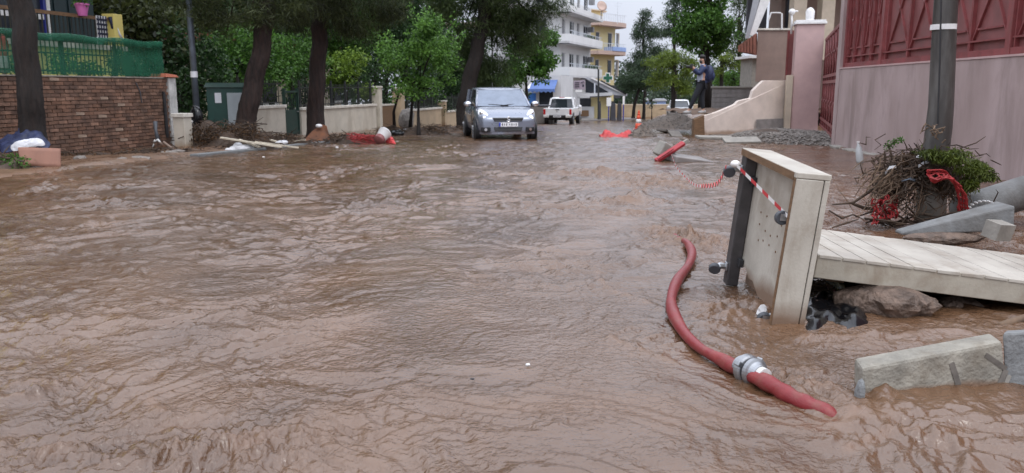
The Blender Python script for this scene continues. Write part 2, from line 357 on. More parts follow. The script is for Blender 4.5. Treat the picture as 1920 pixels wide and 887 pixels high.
def leaves(pos, size, asp=.55, rng=RNG, up=.3, dirs=None, dj=.4, fold=.12):
    n = len(pos); sz = size*rng.uniform(.6, 1.35, n)[:, None]
    if dirs is None: d = rng.normal(size=(n,3)); d[:,2] -= up
    else: d = dirs + rng.normal(size=(n,3))*dj
    d /= np.linalg.norm(d, axis=1)[:,None] + 1e-9
    q = rng.normal(size=(n,3)); q -= (q*d).sum(1)[:,None]*d; q /= np.linalg.norm(q, axis=1)[:,None] + 1e-9
    nn = np.cross(d, q)
    a = pos; b = pos + d*sz*.5 + q*sz*asp*.5 + nn*sz*fold; c = pos + d*sz; e = pos + d*sz*.5 - q*sz*asp*.5 + nn*sz*fold
    V = np.stack([a,b,c,e], 1).reshape(-1,3); k = np.arange(n)*4
    F = np.concatenate([np.stack([k,k+1,k+2],1), np.stack([k,k+2,k+3],1)])
    return V, F
def leaf_obj(name, V, F, m, parent):
    o = parent.location; me = np_mesh(name, V - np.array([o.x,o.y,o.z]), F)
    return finish(name, me, m, parent)
def clump_points(cl, per, rng=RNG, shell=.55):
    out = []
    for c, r in cl:
        n = max(3, int(per * (r[0]*r[1]*r[2])**(2/3.)))
        d = rng.normal(size=(n,3)); d /= np.linalg.norm(d, axis=1)[:,None]; rad = rng.uniform(shell**3, 1, n)**(1/3.)*rng.uniform(.85,1.15,n)
        out.append(np.array(c) + d*rad[:,None]*np.array(r))
    return np.concatenate(out)
def crown_clumps(c, r, n, rng=RNG, cr=.33, lo=-1., shell=.45):
    cl = []
    while len(cl) < n:
        d = rng.normal(size=3); d /= np.linalg.norm(d); k = rng.uniform(shell, 1)
        if d[2] < lo: continue
        p = np.array(c) + d*k*np.array(r)*(1-cr*.6); s = cr*rng.uniform(.6,1.3); cl.append((p, np.array(r)*s*np.array([1,1,.75])))
    return cl
def limbs(mb, base, ends, r0, r1=.02, n=6):
    base = Vector(base)
    for e in ends:
        e = Vector(e); m1 = base.lerp(e, .45) + Vector((random.uniform(-.1,.1), random.uniform(-.1,.1), .12))*(e-base).length*.5
        mb.tube([base, base.lerp(m1,.5), m1, e], [r0, r0*.75, r0*.5, r1], n)
# ================================================================== WATER AND GROUND
def perlin(x, y, seed=0):
    rs = np.random.default_rng(seed); perm = rs.permutation(512); ga = rs.uniform(0, 2*np.pi, 512); gx, gy = np.cos(ga), np.sin(ga)
    xi = np.floor(x).astype(np.int64); yi = np.floor(y).astype(np.int64); xf = x-xi; yf = y-yi
    u = xf*xf*xf*(xf*(xf*6-15)+10); v = yf*yf*yf*(yf*(yf*6-15)+10)
    def h(a, b): return perm[(perm[a % 512] + b) % 512]
    def dt(a, b, fx, fy): k = h(a, b); return gx[k]*fx + gy[k]*fy
    n00 = dt(xi,yi,xf,yf); n10 = dt(xi+1,yi,xf-1,yf); n01 = dt(xi,yi+1,xf,yf-1); n11 = dt(xi+1,yi+1,xf-1,yf-1)
    return ((n00*(1-u)+n10*u)*(1-v) + (n01*(1-u)+n11*u)*v)*1.5
def seg_dist(x, y, a, b):
    ax, ay = a; bx, by = b; dx, dy = bx-ax, by-ay; t = np.clip(((x-ax)*dx+(y-ay)*dy)/(dx*dx+dy*dy), 0, 1)
    return np.hypot(x-ax-t*dx, y-ay-t*dy), t
def water_height(x, y):
    r = np.hypot(x, y)
    wx = x + .36*perlin(x*.8+3, y*.8, 1) + .17*perlin(x*2.3, y*2.3, 2); wy = y + .36*perlin(x*.8, y*.8+9, 3) + .17*perlin(x*2.3+5, y*2.3, 4)
    calm = np.clip(.5 + 1.2*perlin(wx*.5, wy*.36, 5), .12, 1.4)
    patch = np.clip(.55 + 1.3*perlin(wx*.9, wy*.65, 15), .1, 1.6)
    near = 1 + 1.15*np.exp(-((y-2.0)/1.5)**2)*(y > 2) + 1.15*(y <= 2); near = 1 + (near-1)*.6
    near = near*(1 + .35*np.clip((-x)/2.5, 0, 1)*np.clip((6-y)/3, 0, 1))
    fs = 1/(1+(r/17.)**2); fm = 1/(1+(r/26.)**2)
    big = perlin(wx*.75, wy*1.1, 6)*.022*np.clip(near, 1, 1.7)
    rid = (.42-np.abs(perlin(wx*2.0, wy*2.5, 7)))*.015*calm*near
    med = perlin(wx*3.4+.6*perlin(wx*5,wy*5,21), wy*4.6, 8)*.010*patch*np.sqrt(near)
    rid2 = (.4-np.abs(perlin(wx*5.6, wy*7.2, 9)))*.0105*patch*np.sqrt(near)
    sm = perlin(wx*10.5, wy*13, 10)*.0095*patch + (.4-np.abs(perlin(wx*13+7, wy*16, 11)))*.0085*calm
    fine = perlin(wx*27, wy*31, 12)*.0045*(y < 14)*patch
    dist = .85 + .15*np.exp(-(np.clip(r-3.2, 0, None)/3.2)**2)
    h = big*fm*np.clip(dist, .6, 1) + (rid + med)*fm*dist + (rid2 + sm + fine)*fs*dist
    fw_ = np.clip((r-2.6)/6, 0, 1); fw_ = fw_*fw_*(3-2*fw_); ff = 1/(1+(r/60.)**2)
    h = h + fw_*ff*np.clip(patch, .5, 1.4)*(perlin(wx*3.1+4, wy*3.9, 51)*.027 + perlin(wx*6.3, wy*6.9, 52)*.025*(r < 45) + perlin(wx*11, wy*12, 54)*.016*np.clip((24-r)/6, 0, 1)) + np.clip((r-25)/20, 0, 1)*perlin(wx*1.1, wy*1.3, 53)*.03*ff
    nb = np.clip((3.4-y)/1.0, 0, 1)
    h = h + nb*((.4-np.abs(perlin(wx*3.1+.5*perlin(wx*6,wy*6,61), wy*3.6, 62)))*.030 + perlin(wx*6.2+.6*perlin(wx*9,wy*9,63), wy*7.5, 64)*.017 + perlin(wx*14, wy*17, 65)*.006)*np.clip(.6+perlin(x*.8, y*1.2, 66), .2, 1.3)
    for (cx_, cy_, rx, ry) in CALM:
        h = h*(1-.88*np.exp(-(((x-cx_)/rx)**2+((y-cy_)/ry)**2)**2))
    foam = nb*np.clip(perlin(wx*1.8, wy*2.6, 67)*1.5, 0, .75)
    # churned places: (x, y, rx, ry, turn, strength)
    for (cx_, cy_, rx, ry, an, st) in TURB:
        ca, sa = math.cos(an), math.sin(an); dx = x-cx_; dy = y-cy_; q = ((dx*ca+dy*sa)/rx)**2 + ((-dx*sa+dy*ca)/ry)**2
        k = np.exp(-q)*st
        t = perlin(wx*7.5, wy*7.5, 31)*.020 + (.35-np.abs(perlin(wx*12+.9*perlin(wx*17,wy*17,34), wy*12+.9*perlin(wx*17+3,wy*17,35), 32)))*.024 + perlin(wx*24, wy*24, 33)*.011
        h = h + k*(t + .006); foam = np.maximum(foam, k*np.clip(t*32+.25, 0, 1))
    # standing ridges: polyline, height, width
    for (pts, hh, ww) in RIDGES:
        for a, b in zip(pts[:-1], pts[1:]):
            d, t = seg_dist(wx*.35+x*.65, wy*.35+y*.65, a, b); k = np.exp(-(d/ww)**2)
            h = h + hh*k*(.75+.5*perlin(x*9, y*9, 41)); foam = np.maximum(foam, .8*k*np.clip(.5+1.6*perlin(x*11, y*11, 42), 0, 1))
    return h, foam
def gp(px, py): g = G(px, py); return (g.x, g.y)
TURB = [(*gp(1150,330), 1.1, .5, -.5, 2.0), (*gp(1235,348), .9, .55, -.2, 1.9), (*gp(1185,378), .55, .30, .2, 1.9), (*gp(1180,402), .3, .2, 0, 1.6), (*gp(1200,298), .9, .45, 0, 1.2),
        (*gp(1262,440), .26, .4, .3, 2.0), (*gp(1310,458), .34, .4, 0, 1.8), (*gp(1400,585), .30, .24, 0, 1.5), (*gp(1330,640), .35, .3, 0, .45), (*gp(1490,720), .22, .18, 0, 1.3), (*gp(1390,760), .2, .2, 0, .4),
        (*gp(60,725), .45, .16, .1, .9), (*gp(60,860), .9, .16, 0, .6), (*gp(500,850), .7, .18, .1, .6), (*gp(40,885), .8, .14, .05, .2), (*gp(640,800), .45, .16, .2, .5), (*gp(250,800), .6, .2, .4, .35), (*gp(1660,820), .5, .12, -.1, .3), (*gp(1540,590), .35, .2, 0, .3),
        (*gp(1620,650), .5, .16, 0, .6), (*gp(900,258), 1.3, .7, 0, .55), (*gp(880,268), .9, .6, 0, .4), (*gp(1220,640), .3, .3, .6, .3), (*gp(1110,590), .4, .3, .6, .28), (*gp(780,300), 1.6, .5, .2, .35)]
CALM = [(*gp(790,302), 1.5, .55), (*gp(700,306), .7, .35), (*gp(1330,288), .7, .6), (*gp(1600,300), 1.2, 2.5)]
RIDGES = [([gp(1040,314), gp(1130,325), gp(1200,338), gp(1290,352)], .05, .13), ([gp(1150,378), gp(1200,371), gp(1255,352)], .05, .10), ([gp(1170,406), gp(1205,398)], .03, .06), ([gp(1240,432), gp(1290,452), gp(1335,470)], .035, .07), ([gp(1110,500), gp(1190,560), gp(1230,585)], .014, .03), ([gp(1170,640), gp(1290,690)], .012, .03), ([gp(1480,715), gp(1500,760), gp(1600,770)], .02, .035), ([gp(-60,748), gp(50,740), gp(112,718)], .035, .035), ([gp(1560,790), gp(1700,742), gp(1930,738)], .020, .07), ([gp(300,860), gp(330,790), gp(315,745)], .018, .03),
          ([gp(1500,640), gp(1640,634), gp(1800,630)], .022, .05), ([gp(1560,830), gp(1680,806), gp(1830,822)], .012, .04)]
def make_water():
    NR, NA = 1120, 600
    rr = 1.35*(150/1.35)**(np.linspace(0, 1, NR)); an = np.radians(np.concatenate([np.linspace(-78, -36.5, 50), np.linspace(-36, 36, 500), np.linspace(36.5, 78, 50)]))
    A, RR = np.meshgrid(an, rr); x = (RR*np.sin(A)).ravel(); y = (RR*np.cos(A)).ravel()
    h, foam = water_height(x, y); V = np.stack([x, y, gzn(y) + h], 1)
    i = np.arange(NR*NA).reshape(NR, NA); F = np.stack([i[:-1,:-1].ravel(), i[:-1,1:].ravel(), i[1:,1:].ravel(), i[1:,:-1].ravel()], 1)
    me = np_mesh('flood_water', V, F); a = me.attributes.new('foam', 'FLOAT', 'POINT'); a.data.foreach_set('value', foam.astype(np.float32))
    m = bpy.data.materials.new('muddy_water'); m.use_nodes = True; n = m.node_tree.nodes; l = m.node_tree.links; b = n['Principled BSDF']
    tc = n.new('ShaderNodeTexCoord'); at = n.new('ShaderNodeAttribute'); at.attribute_name = 'foam'
    nz = n.new('ShaderNodeTexNoise'); nz.inputs['Scale'].default_value = .8; nz.inputs['Detail'].default_value = 6; nz.inputs['Distortion'].default_value = .8; l.new(tc.outputs['Object'], nz.inputs['Vector'])
    cr = n.new('ShaderNodeValToRGB'); e = cr.color_ramp.elements; e[0].position = .35; e[0].color = (.088,.046,.024,1); e[1].position = .68; e[1].color = (.150,.082,.045,1); l.new(nz.outputs['Fac'], cr.inputs[0])
    mi = n.new('ShaderNodeMix'); mi.data_type = 'RGBA'; l.new(at.outputs['Fac'], mi.inputs[0]); l.new(cr.outputs[0], mi.inputs[6]); mi.inputs[7].default_value = (.165,.088,.046,1); l.new(mi.outputs[2], b.inputs['Base Color'])
    mr = n.new('ShaderNodeMapRange'); l.new(at.outputs['Fac'], mr.inputs['Value']); mr.inputs['To Min'].default_value = .11; mr.inputs['To Max'].default_value = .42; l.new(mr.outputs[0], b.inputs['Roughness'])
    b.inputs['IOR'].default_value = 1.7; b.inputs['Specular IOR Level'].default_value = .5
    n1 = n.new('ShaderNodeTexNoise'); n1.inputs['Scale'].default_value = 34; n1.inputs['Detail'].default_value = 4; n1.inputs['Distortion'].default_value = .6; l.new(tc.outputs['Object'], n1.inputs['Vector'])
    n2 = n.new('ShaderNodeTexNoise'); n2.inputs['Scale'].default_value = 13; n2.inputs['Detail'].default_value = 4; n2.inputs['Distortion'].default_value = 1.; l.new(tc.outputs['Object'], n2.inputs['Vector'])
    b2 = n.new('ShaderNodeBump'); b2.inputs['Distance'].default_value = .011; b2.inputs['Strength'].default_value = .5; l.new(n2.outputs['Fac'], b2.inputs['Height'])
    b1 = n.new('ShaderNodeBump'); b1.inputs['Distance'].default_value = .015; b1.inputs['Strength'].default_value = .7; l.new(n1.outputs['Fac'], b1.inputs['Height']); l.new(b2.outputs[0], b1.inputs['Normal']); l.new(b1.outputs[0], b.inputs['Normal'])
    n5 = n.new('ShaderNodeTexNoise'); n5.inputs['Scale'].default_value = 1.5; n5.inputs['Detail'].default_value = 3; n5.inputs['Distortion'].default_value = 1.5; l.new(tc.outputs['Object'], n5.inputs['Vector'])
    m5 = n.new('ShaderNodeMapRange'); l.new(n5.outputs['Fac'], m5.inputs['Value']); m5.inputs['From Min'].default_value = .38; m5.inputs['From Max'].default_value = .64; m5.inputs['To Min'].default_value = .35; m5.inputs['To Max'].default_value = 1.0; l.new(m5.outputs[0], b1.inputs['Strength'])
    o = finish('flood_water', me, m, None, smooth=True); struct(o); o['label'] = 'brown muddy flood water running down the whole street'
make_water()
def sheet(name, m, xs, ys, zf):
    X, Y = np.meshgrid(xs, ys); V = np.stack([X.ravel(), Y.ravel(), zf(X, Y).ravel()], 1); nx, ny = len(xs), len(ys); i = np.arange(nx*ny).reshape(ny, nx)
    F = np.stack([i[:-1,:-1].ravel(), i[:-1,1:].ravel(), i[1:,1:].ravel(), i[1:,:-1].ravel()], 1)
    return struct(finish(name, np_mesh(name, V, F), m, None, smooth=True))
sheet('ground', 'earth', np.linspace(-400, 400, 41), np.concatenate([np.linspace(-20, 60, 41), np.linspace(70, 700, 40)]), lambda X, Y: gzn(Y) - .3)
# muddy pavement between the kerb and the left frontage
def bank(name, m, y0, y1, xa, xb, top, n=90, k=26, amp=.05, seed=3):
    t = np.linspace(0, 1, k); Y = np.linspace(y0, y1, n); T, YY = np.meshgrid(t, Y); X = xa(YY)*(1-T) + xb(YY)*T
    Z = gzn(YY) + top(T, YY) + amp*perlin(X*.9, YY*.5, seed) + amp*.5*perlin(X*3, YY*2, seed+1)
    V = np.stack([X.ravel(), YY.ravel(), Z.ravel()], 1); i = np.arange(n*k).reshape(n, k)
    F = np.stack([i[:-1,:-1].ravel(), i[:-1,1:].ravel(), i[1:,1:].ravel(), i[1:,:-1].ravel()], 1)
    return struct(finish(name, np_mesh(name, V, F), m, None, smooth=True))
mat('wet_mud', (.15,.085,.05), .32, .35, 1.6, .02, 9, rvar=.2)
KX = lambda Y: -6.05 + .262*(Y - 15.6)                                  # kerb line, left
bank('pavement_left', 'wet_mud', 8, 70, lambda Y: LX(Y) - .4, lambda Y: np.minimum(KX(Y) + .15, LX(Y) + 2.9), lambda T, Y: .045 - .09*np.abs(T-.85) - .12*np.clip((T-.93)/.07, 0, 1), n=200)
bank('garden_ground_left', 'garden_soil', 8, 140, lambda Y: -70 + Y*0, lambda Y: LX(Y) - .28, lambda T, Y: .45 + 0*T, n=120, amp=.1)
bank('verge_right', 'wet_mud', 20, 150, lambda Y: 6.9 + .14*(Y - 22), lambda Y: 60 + Y*0, lambda T, Y: .02 + .5*np.clip((Y-24)/8, 0, 1)*np.clip(T*30, 0, 1), n=140, k=60, amp=.1, seed=8)

# ================================================================== LEFT: BRICK WALL, NET FENCE, HOUSE
A = LP(-120, 292); B = LP(322, 274)
zt = 1.365
def frame(a, b):                                                         # local frame along a wall: x along, y into the wall, z up
    d = (b-a); d.z = 0; L = d.length; return L, math.atan2(d.y, d.x)
L_, rz_ = frame(A, B)
base_z = min(A.z, B.z) - .1; Hh = zt - base_z
bw = thing('brick_wall', 'weathered red brick garden wall below the green net fence', 'wall', (A.x, A.y, base_z), rz_)
MB().span((0,.022,0), (L_,.24,Hh)).build('mortar_core', 'mortar', bw)
bl, bh, gap = .235, .062, .014
slots = []
nr = int(Hh/(bh+gap))
for r in range(nr):
    z = r*(bh+gap) + .008; x = -(bl/2 if r % 2 else 0)
    while x < L_ - .03:
        xa = max(x, 0); xb = min(x+bl, L_)
        if xb-xa > .05: slots.append((xa, xb, z))
        x += bl+gap
def brick_mesh(wd, seed):
    rr = random.Random(seed); m = MB(); j = lambda: rr.uniform(-.005,.005)
    m.hexa([(-wd/2+j(),-.012+j(),j()),(wd/2+j(),-.012+j(),j()),(wd/2,.05,0),(-wd/2,.05,0),(-wd/2+j(),-.012+j(),bh+j()),(wd/2+j(),-.012+j(),bh+j()),(wd/2,.05,bh),(-wd/2,.05,bh)]); return m
vars_ = [(k, mm) for k in range(5) for mm in ('brick_a','brick_b','brick_c')] + [(5,'brick_pale')]
proto = {}
vis0 = LP(-8).y
def s_of(Yv): return (Yv - A.y)/(B.y-A.y)*L_
vis = [s for s in slots if s[1] > s_of(vis0) and s[2] > .05]
vis.sort(key=lambda s: s[0]); rest_set = set(slots)
random.shuffle(vis)
big = sorted(vis, key=lambda s: (s[0] + random.uniform(0,.2)))[:300]
for (xa, xb, z) in big:
    k, mm = vars_[-1] if random.random() < .03 else random.choice(vars_[:-1]); full = xb-xa > bl*.9; key = (k, mm, full or round(xb-xa, 3))
    if key not in proto:
        o = brick_mesh(xb-xa, k).build('brick', mm, bw, bevel=0); proto[key] = o; o.location = ((xa+xb)/2, random.uniform(-.003,.005), z)
    else: share(proto[key], bw, ((xa+xb)/2, random.uniform(-.006,.010), z+random.uniform(-.003,.003)), (random.uniform(-.03,.03), random.uniform(-.012,.012), random.uniform(-.02,.02)))
    rest_set.discard((xa, xb, z))
for mi_, mm in enumerate(('brick_a','brick_b','brick_c')):
    m = MB()
    for q, (xa, xb, z) in enumerate(sorted(rest_set)):
        if q % 3 != mi_: continue
        k = len(m.v); m.add(*(lambda t: (t.v, t.f))(brick_mesh(xb-xa, q % 7)))
        for i in range(k, len(m.v)): v = m.v[i]; m.v[i] = (v[0]+(xa+xb)/2, v[1], v[2]+z)
    o = m.build('brick_remainder', mm, bw); o['kind'] = 'stuff'
MB().span((0,-.015,Hh), (L_,.26,Hh+.03)).build('coping', 'concrete_kerb', bw, bevel=.006)
MB().tube([(L_-1.15,-.03,Hh-.1),(L_-1.05,-.04,Hh-.3),(L_-1.0,-.03,Hh-.55)], .012, 6).build('hanging_cable', 'grey_rubber', bw)
MB().box((L_-.2,-.03,Hh*.52),(.06,.03,Hh*.6)).tube([(L_-.2,-.05,.3),(L_-.21,-.05,Hh*.8)], .035, 8).build('drain_pipe', 'black_rubber', bw)
# white end pier with a red tile
ep = thing('gate_pier', 'narrow white plastered pier with red tile cap ending the brick wall', 'pier', (B.x, B.y, base_z), rz_)
MB().span((.02,-.04,0), (.30,.30,Hh+.02)).build('shaft', 'dirty_white', ep, bevel=.01)
MB().hexa([(-.14,-.1,Hh+.03),(.36,-.1,Hh+.03),(.36,.36,Hh+.03),(-.14,.36,Hh+.03),(-.1,-.06,Hh+.12),(.3,-.06,Hh+.09),(.3,.32,Hh+.09),(-.1,.32,Hh+.12)]).build('tile_cap', 'terracotta', ep, bevel=.01)
# low white post
q = G(345, 277); lp = thing('boundary_post', 'short cream post with flat cap right beside the brick wall end', 'post', (q.x, q.y, q.z-.05), rz_)
MB().span((-.14,-.14,0), (.16,.14,.74)).build('shaft', 'cream_wall', lp, bevel=.01); MB().span((-.17,-.17,.742), (.19,.17,.83)).build('cap', 'cream_cap', lp, bevel=.01)
# net fence on the wall
gf = thing('net_fence', 'green shade net over an iron railing on top of the brick wall', 'fence', (A.x, A.y, zt+.047), rz_)
FH = .80
m0 = MB().span((-.008,-.008,0), (.008,.008,FH-.07)).build('bar', 'iron_green', gf); m0.location = (.1,.12,0)
nb = int(L_/.115)
for i in range(1, nb): share(m0, gf, (.1 + i*.115, .12, 0))
for z in (.06, .40, FH-.08): MB().span((0,.105,z), (L_,.135,z+.03)).build('rail', 'iron_green', gf)
for i in range(5): MB().span((i*L_/4-.025 if i else 0,.09,0), (i*L_/4+.025,.15,FH)).build('post', 'iron_green', gf)
nx = 80; secs = []
for z, oy in ((-.0,.0),(.2,.0),(.45,.01),(FH-.16,0),(FH-.14,-.03),(FH-.02,-.035),(FH,.02)):
    secs.append([(L_*i/nx, .06+oy+.012*math.sin(i*.9+z*7)+.01*math.sin(i*.37), z + (.018*math.sin(i*.33) if z > .3 else 0)) for i in range(nx+1)])
MB().loft(secs, closed=False).build('net', 'shade_net', gf, smooth=True)
MB().loft([[(L_*i/nx, .045+.01*math.sin(i*.9), z + .018*math.sin(i*.33)) for i in range(nx+1)] for z in (FH-.15, FH-.01)], closed=False).build('net_hem', 'shade_net', gf, smooth=True)
# potted plants behind the net
for i, (t, hgt, mm) in enumerate(((.42,.5,'leaf_mid'),(.58,.62,'leaf_bright'),(.7,.4,'leaf_mid'),(.86,.7,'leaf_dark'))):
    q = A.lerp(B, t) - LNOR*.55; q.z = zt - .05
    t_ = thing('potted_plant', ['leafy plant in a pot behind the net, nearest the tree trunk','tall bright plant in a pot behind the middle of the net','small plant in a pot right of the net middle','dark bushy plant in a pot at the far net end'][i], 'plant', q, 0, 'potted plants behind the net')
    MB().lathe([(.10,-.4),(.14,-.1),(.15,0),(.13,0)], 12).build('pot', 'terracotta', t_)
    V, F = leaves(clump_points([((q.x,q.y,q.z+hgt*.55),(.3,.3,hgt*.5))], 5000, shell=.1), .09, .5); leaf_obj('foliage', V, F, mm, t_)
MAT['brick_a'].name = 'brick_red'
# ------------------------------------------------ yellow house with veranda
ha = LP(-260, 60, off=-2.3); hb = LP(228, 60, off=-2.3); hl, hr = frame(ha, hb); hz = .3
hs = thing('yellow_house', 'yellow house with dark door and raised veranda behind the net fence', 'house', (ha.x, ha.y, hz), hr)
def hx(px, py=40):                                                       # local x on the house front at a picture column
    p = LP(px, py, off=-2.3); return (Vector((p.x,p.y,0)) - Vector((ha.x,ha.y,0))).length
def hx2(px, py=40):
    p = LP(px, py, off=-3.78); return (Vector((p.x,p.y,0)) - Vector((ha.x,ha.y,0))).dot(Vector((math.cos(hr), math.sin(hr), 0)))
VF = 1.9                                                                 # veranda floor above house base
MB().span((0,1.5,0), (hl+.6,6,6.5)).build('wall', 'yellow_wall', hs)
MB().span((0,0,0), (hl,1.48,VF-.12)).build('plinth', 'yellow_wall', hs)
MB().span((-.1,-.08,VF-.118), (hl+.08,1.48,VF)).build('veranda_floor', 'cream_cap', hs)
MB().span((-.3,-.4,4.9), (hl+.9,6.2,5.1)).build('eave', 'white_paint', hs)
d_ = MB().span((hx2(94),1.40,VF), (hx2(152),1.49,VF+2.9)).build('door', 'door_dark', hs, bevel=.01)
for k in range(3): MB().span((hx2(94)+.1+k*.5,1.37,VF+.2), (hx2(94)+.5+k*.5,1.395,VF+2.6)).build('door_panel', 'door_dark', d_, bevel=.008)
wf = MB().span((hx2(-30),1.44,VF), (hx2(78),1.49,VF+2.9)).build('window', 'window_dark', hs)
for a, b in ((hx2(78), hx2(83)), (hx2(-34), hx2(-30))): MB().span((a,1.35,VF), (b,1.46,VF+2.4)).build('window_frame', 'blue_frame', wf)
MB().span((hx2(83)+.01,1.34,VF), (hx2(90),1.46,VF+2.9)).build('window_post', 'white_paint', wf)
MB().span((hx2(-30),1.36,VF+.62), (hx2(78),1.43,VF+.74)).build('window_sill', 'white_paint', wf)
MB().span((hl-.34,-.06,VF+.001), (hl,.28,VF+.8)).build('corner_pier', 'yellow_wall', hs, bevel=.01)
rb = MB().span((-.012,-.012,0), (.012,.012,.62)).build('railing_bar', 'iron_black', hs); x = .3; rb.location = (x,.1,VF)
while x < hl-.5:
    x += .13; share(rb, hs, (x,.1,VF))
MB().span((.2,.07,VF+.62), (hl-.36,.13,VF+.70)).build('handrail', 'worn_wood', hs)
ck = P(190, 45, hb.y - .3)
cl_ = thing('checked_cloth', 'black and white checked cloth hung over the veranda railing', 'cloth', (ha.x, ha.y, hz), hr)
cx0 = hx(184); cw = hx(203)-cx0
MB().span((cx0,.045,VF+.12), (cx0+cw,.066,VF+.72)).build('fabric', 'cloth_white', cl_)
for i in range(5): MB().span((cx0+.002,.036,VF+.14+i*.115), (cx0+cw-.002,.044,VF+.19+i*.115)).build('stripe', 'cloth_dark', cl_)
for i in range(4): MB().span((cx0+.03+i*cw/4,.03,VF+.125), (cx0+.03+i*cw/4+cw*.1,.035,VF+.715)).build('stripe', 'cloth_dark', cl_)
m = MB()
for i in range(3):
    pts = [(cx0+cw+.12+i*.12, .03, VF+.72), (cx0+cw+.15+i*.13,.0,VF+.45), (cx0+cw+.28+i*.12,-.02,VF+.25)]
    m.tube(pts, [.05,.045,.03], 7)
t_ = thing('draped_jacket', 'black and white garment drooping from the veranda railing end', 'clothes', (ha.x, ha.y, hz), hr); m.build('fabric', 'cloth_dark', t_, smooth=True)
MB().tube([(cx0+cw+.2,.0,VF+.65),(cx0+cw+.3,-.05,VF+.3),(cx0+cw+.42,-.05,VF+.15)], [.03,.04,.03], 6).build('white_sleeve', 'cloth_white', t_, smooth=True)
t_ = thing('flower_pot', 'pink flower pot with green plant hanging on the veranda rail', 'flower pot', (ha.x, ha.y, hz), hr)
px_ = hx(156); MB().lathe([(.10,0),(.15,.24),(.17,.25),(.17,.29),(.14,.29)], 14, (px_,.0,VF+.66)).build('pot', 'pot_pink', t_, smooth=False)
lv = clump_points([((0,0,0),(.26,.26,.3))], 5000, shell=.1); V, F = leaves(lv, .08, .5); V = V + np.array([px_, 0, VF+1.15]); finish('foliage', np_mesh('foliage', V, F), 'leaf_mid', t_)
m = MB(); q = A.lerp(B, .27) - LNOR*.4; q.z = zt
t_ = thing('garden_figure', 'red and white garment hung behind the net left of the trunk', 'clothes', P(8, 130, A.lerp(B,.3).y + .2) )
MB().ell((0,0,.42),(.14,.06,.24)).build('shirt', 'red_plastic', t_, smooth=True); MB().ell((0,0,.1),(.13,.06,.2)).build('skirt', 'dirty_white', t_, smooth=True)

# ================================================================== LEFT: CREAM WALLS, GATES, CABINET, POLE
def railing(t, L, z, h, pitch=.12, m='iron_black', off=.1, y=0.):
    b0 = MB().span((-.009,-.009,0), (.009,.009,h)).build('bar', m, t); b0.location = (off, y, z)
    n = int((L-2*off)/pitch)
    for i in range(1, n+1): share(b0, t, (off+i*pitch, y, z))
    for zz in (.06, h*.82): MB().span((0,y-.015,z+zz), (L,y+.015,z+zz+.03)).build('rail', m, t)
    for i in range(0, n+1, 10):
        MB().span((off+i*pitch-.028,y-.028,z), (off+i*pitch+.028,y+.028,z+h+.12)).build('railing_post', m, t)
def low_wall(pa, pb, label, wh=.84, m='cream_wall', rail=.75):
    a = LP(pa); b = LP(pb); L, rz = frame(a, b); zb = min(a.z, b.z) - .1
    ztop = (a.z+b.z)/2 + wh + .1
    t = thing('garden_wall', label, 'wall', (a.x, a.y, zb), rz, 'low garden walls along the left pavement')
    MB().span((0,0,0), (L,.2,ztop-zb-.09)).build('wall_body', m, t, bevel=.008)
    MB().span((-.02,-.05,ztop-zb-.088), (L+.02,.25,ztop-zb)).build('coping', 'cream_cap', t, bevel=.01)
    if rail: railing(t, L, ztop-zb, rail, y=.1)
    return t
low_wall(452, 536, 'short cream garden wall with black railing between the leaning trunk and dark gate')
low_wall(566, 706, 'long cream garden wall with black railing behind the upright pine trunk', .86)
low_wall(766, 828, 'ochre garden wall with railing behind the small green tree', .8, 'ochre_wall')
low_wall(838, 900, 'ochre garden wall left of the oncoming grey car', .8, 'ochre_wall')
def leaf_gate(pa, pb, label, h=1.35, m='iron_green'):
    a = LP(pa); b = LP(pb); L, rz = frame(a, b)
    t = thing('garden_gate', label, 'gate', (a.x, a.y, a.z+.02), rz)
    MB().span((.06,.06,.1), (L-.06,.1,.78)).build('panel', m, t); MB().span((0,.03,0), (.05,.13,h+.1)).span((L-.05,.03,0), (L,.13,h+.1)).span((.05,.045,.02),(L-.05,.115,.1)).span((.05,.045,h-.04),(L-.05,.115,h+.02)).build('gate_frame', m, t)
    for i in range(1, 8): MB().span((i*L/8-.008,.07,.78), (i*L/8+.008,.09,h-.04)).build('bar', m, t)
    MB().box((L-.12,.03,.72),(.1,.03,.03)).build('handle', 'zinc', t)
leaf_gate(538, 564, 'dark green metal garden gate between two cream walls')
def pier(px, label, w, h, m, name='gate_pillar'):
    a = LP(px); t = thing(name, label, 'pillar', (a.x, a.y, a.z-.05), rz_)
    MB().span((-w/2,-.1,0), (w/2,.3,h)).build('shaft', m, t, bevel=.01); MB().span((-w/2-.03,-.13,h), (w/2+.03,.33,h+.07)).build('cap', 'cream_cap', t, bevel=.01)
pier(711, 'tall cream gate pillar closing the long cream wall', .28, 1.72, 'cream_wall')
pier(752, 'broken ochre gate pillar behind the thin tree trunks', .5, 1.75, 'ochre_wall')
pier(833, 'slim ochre pillar between the two ochre walls', .3, 1.3, 'ochre_wall')
a = LP(716); b = LP(746); L, rz = frame(a, b)
t_ = thing('yard_gate', 'brown low gate between the tall cream and ochre pillars', 'gate', (a.x,a.y,a.z), rz); MB().span((0,.1,.08),(L,.16,.95)).build('panel', 'worn_wood', t_); MB().span((0,.08,.95),(L,.18,1.02)).build('top_rail', 'cream_cap', t_)
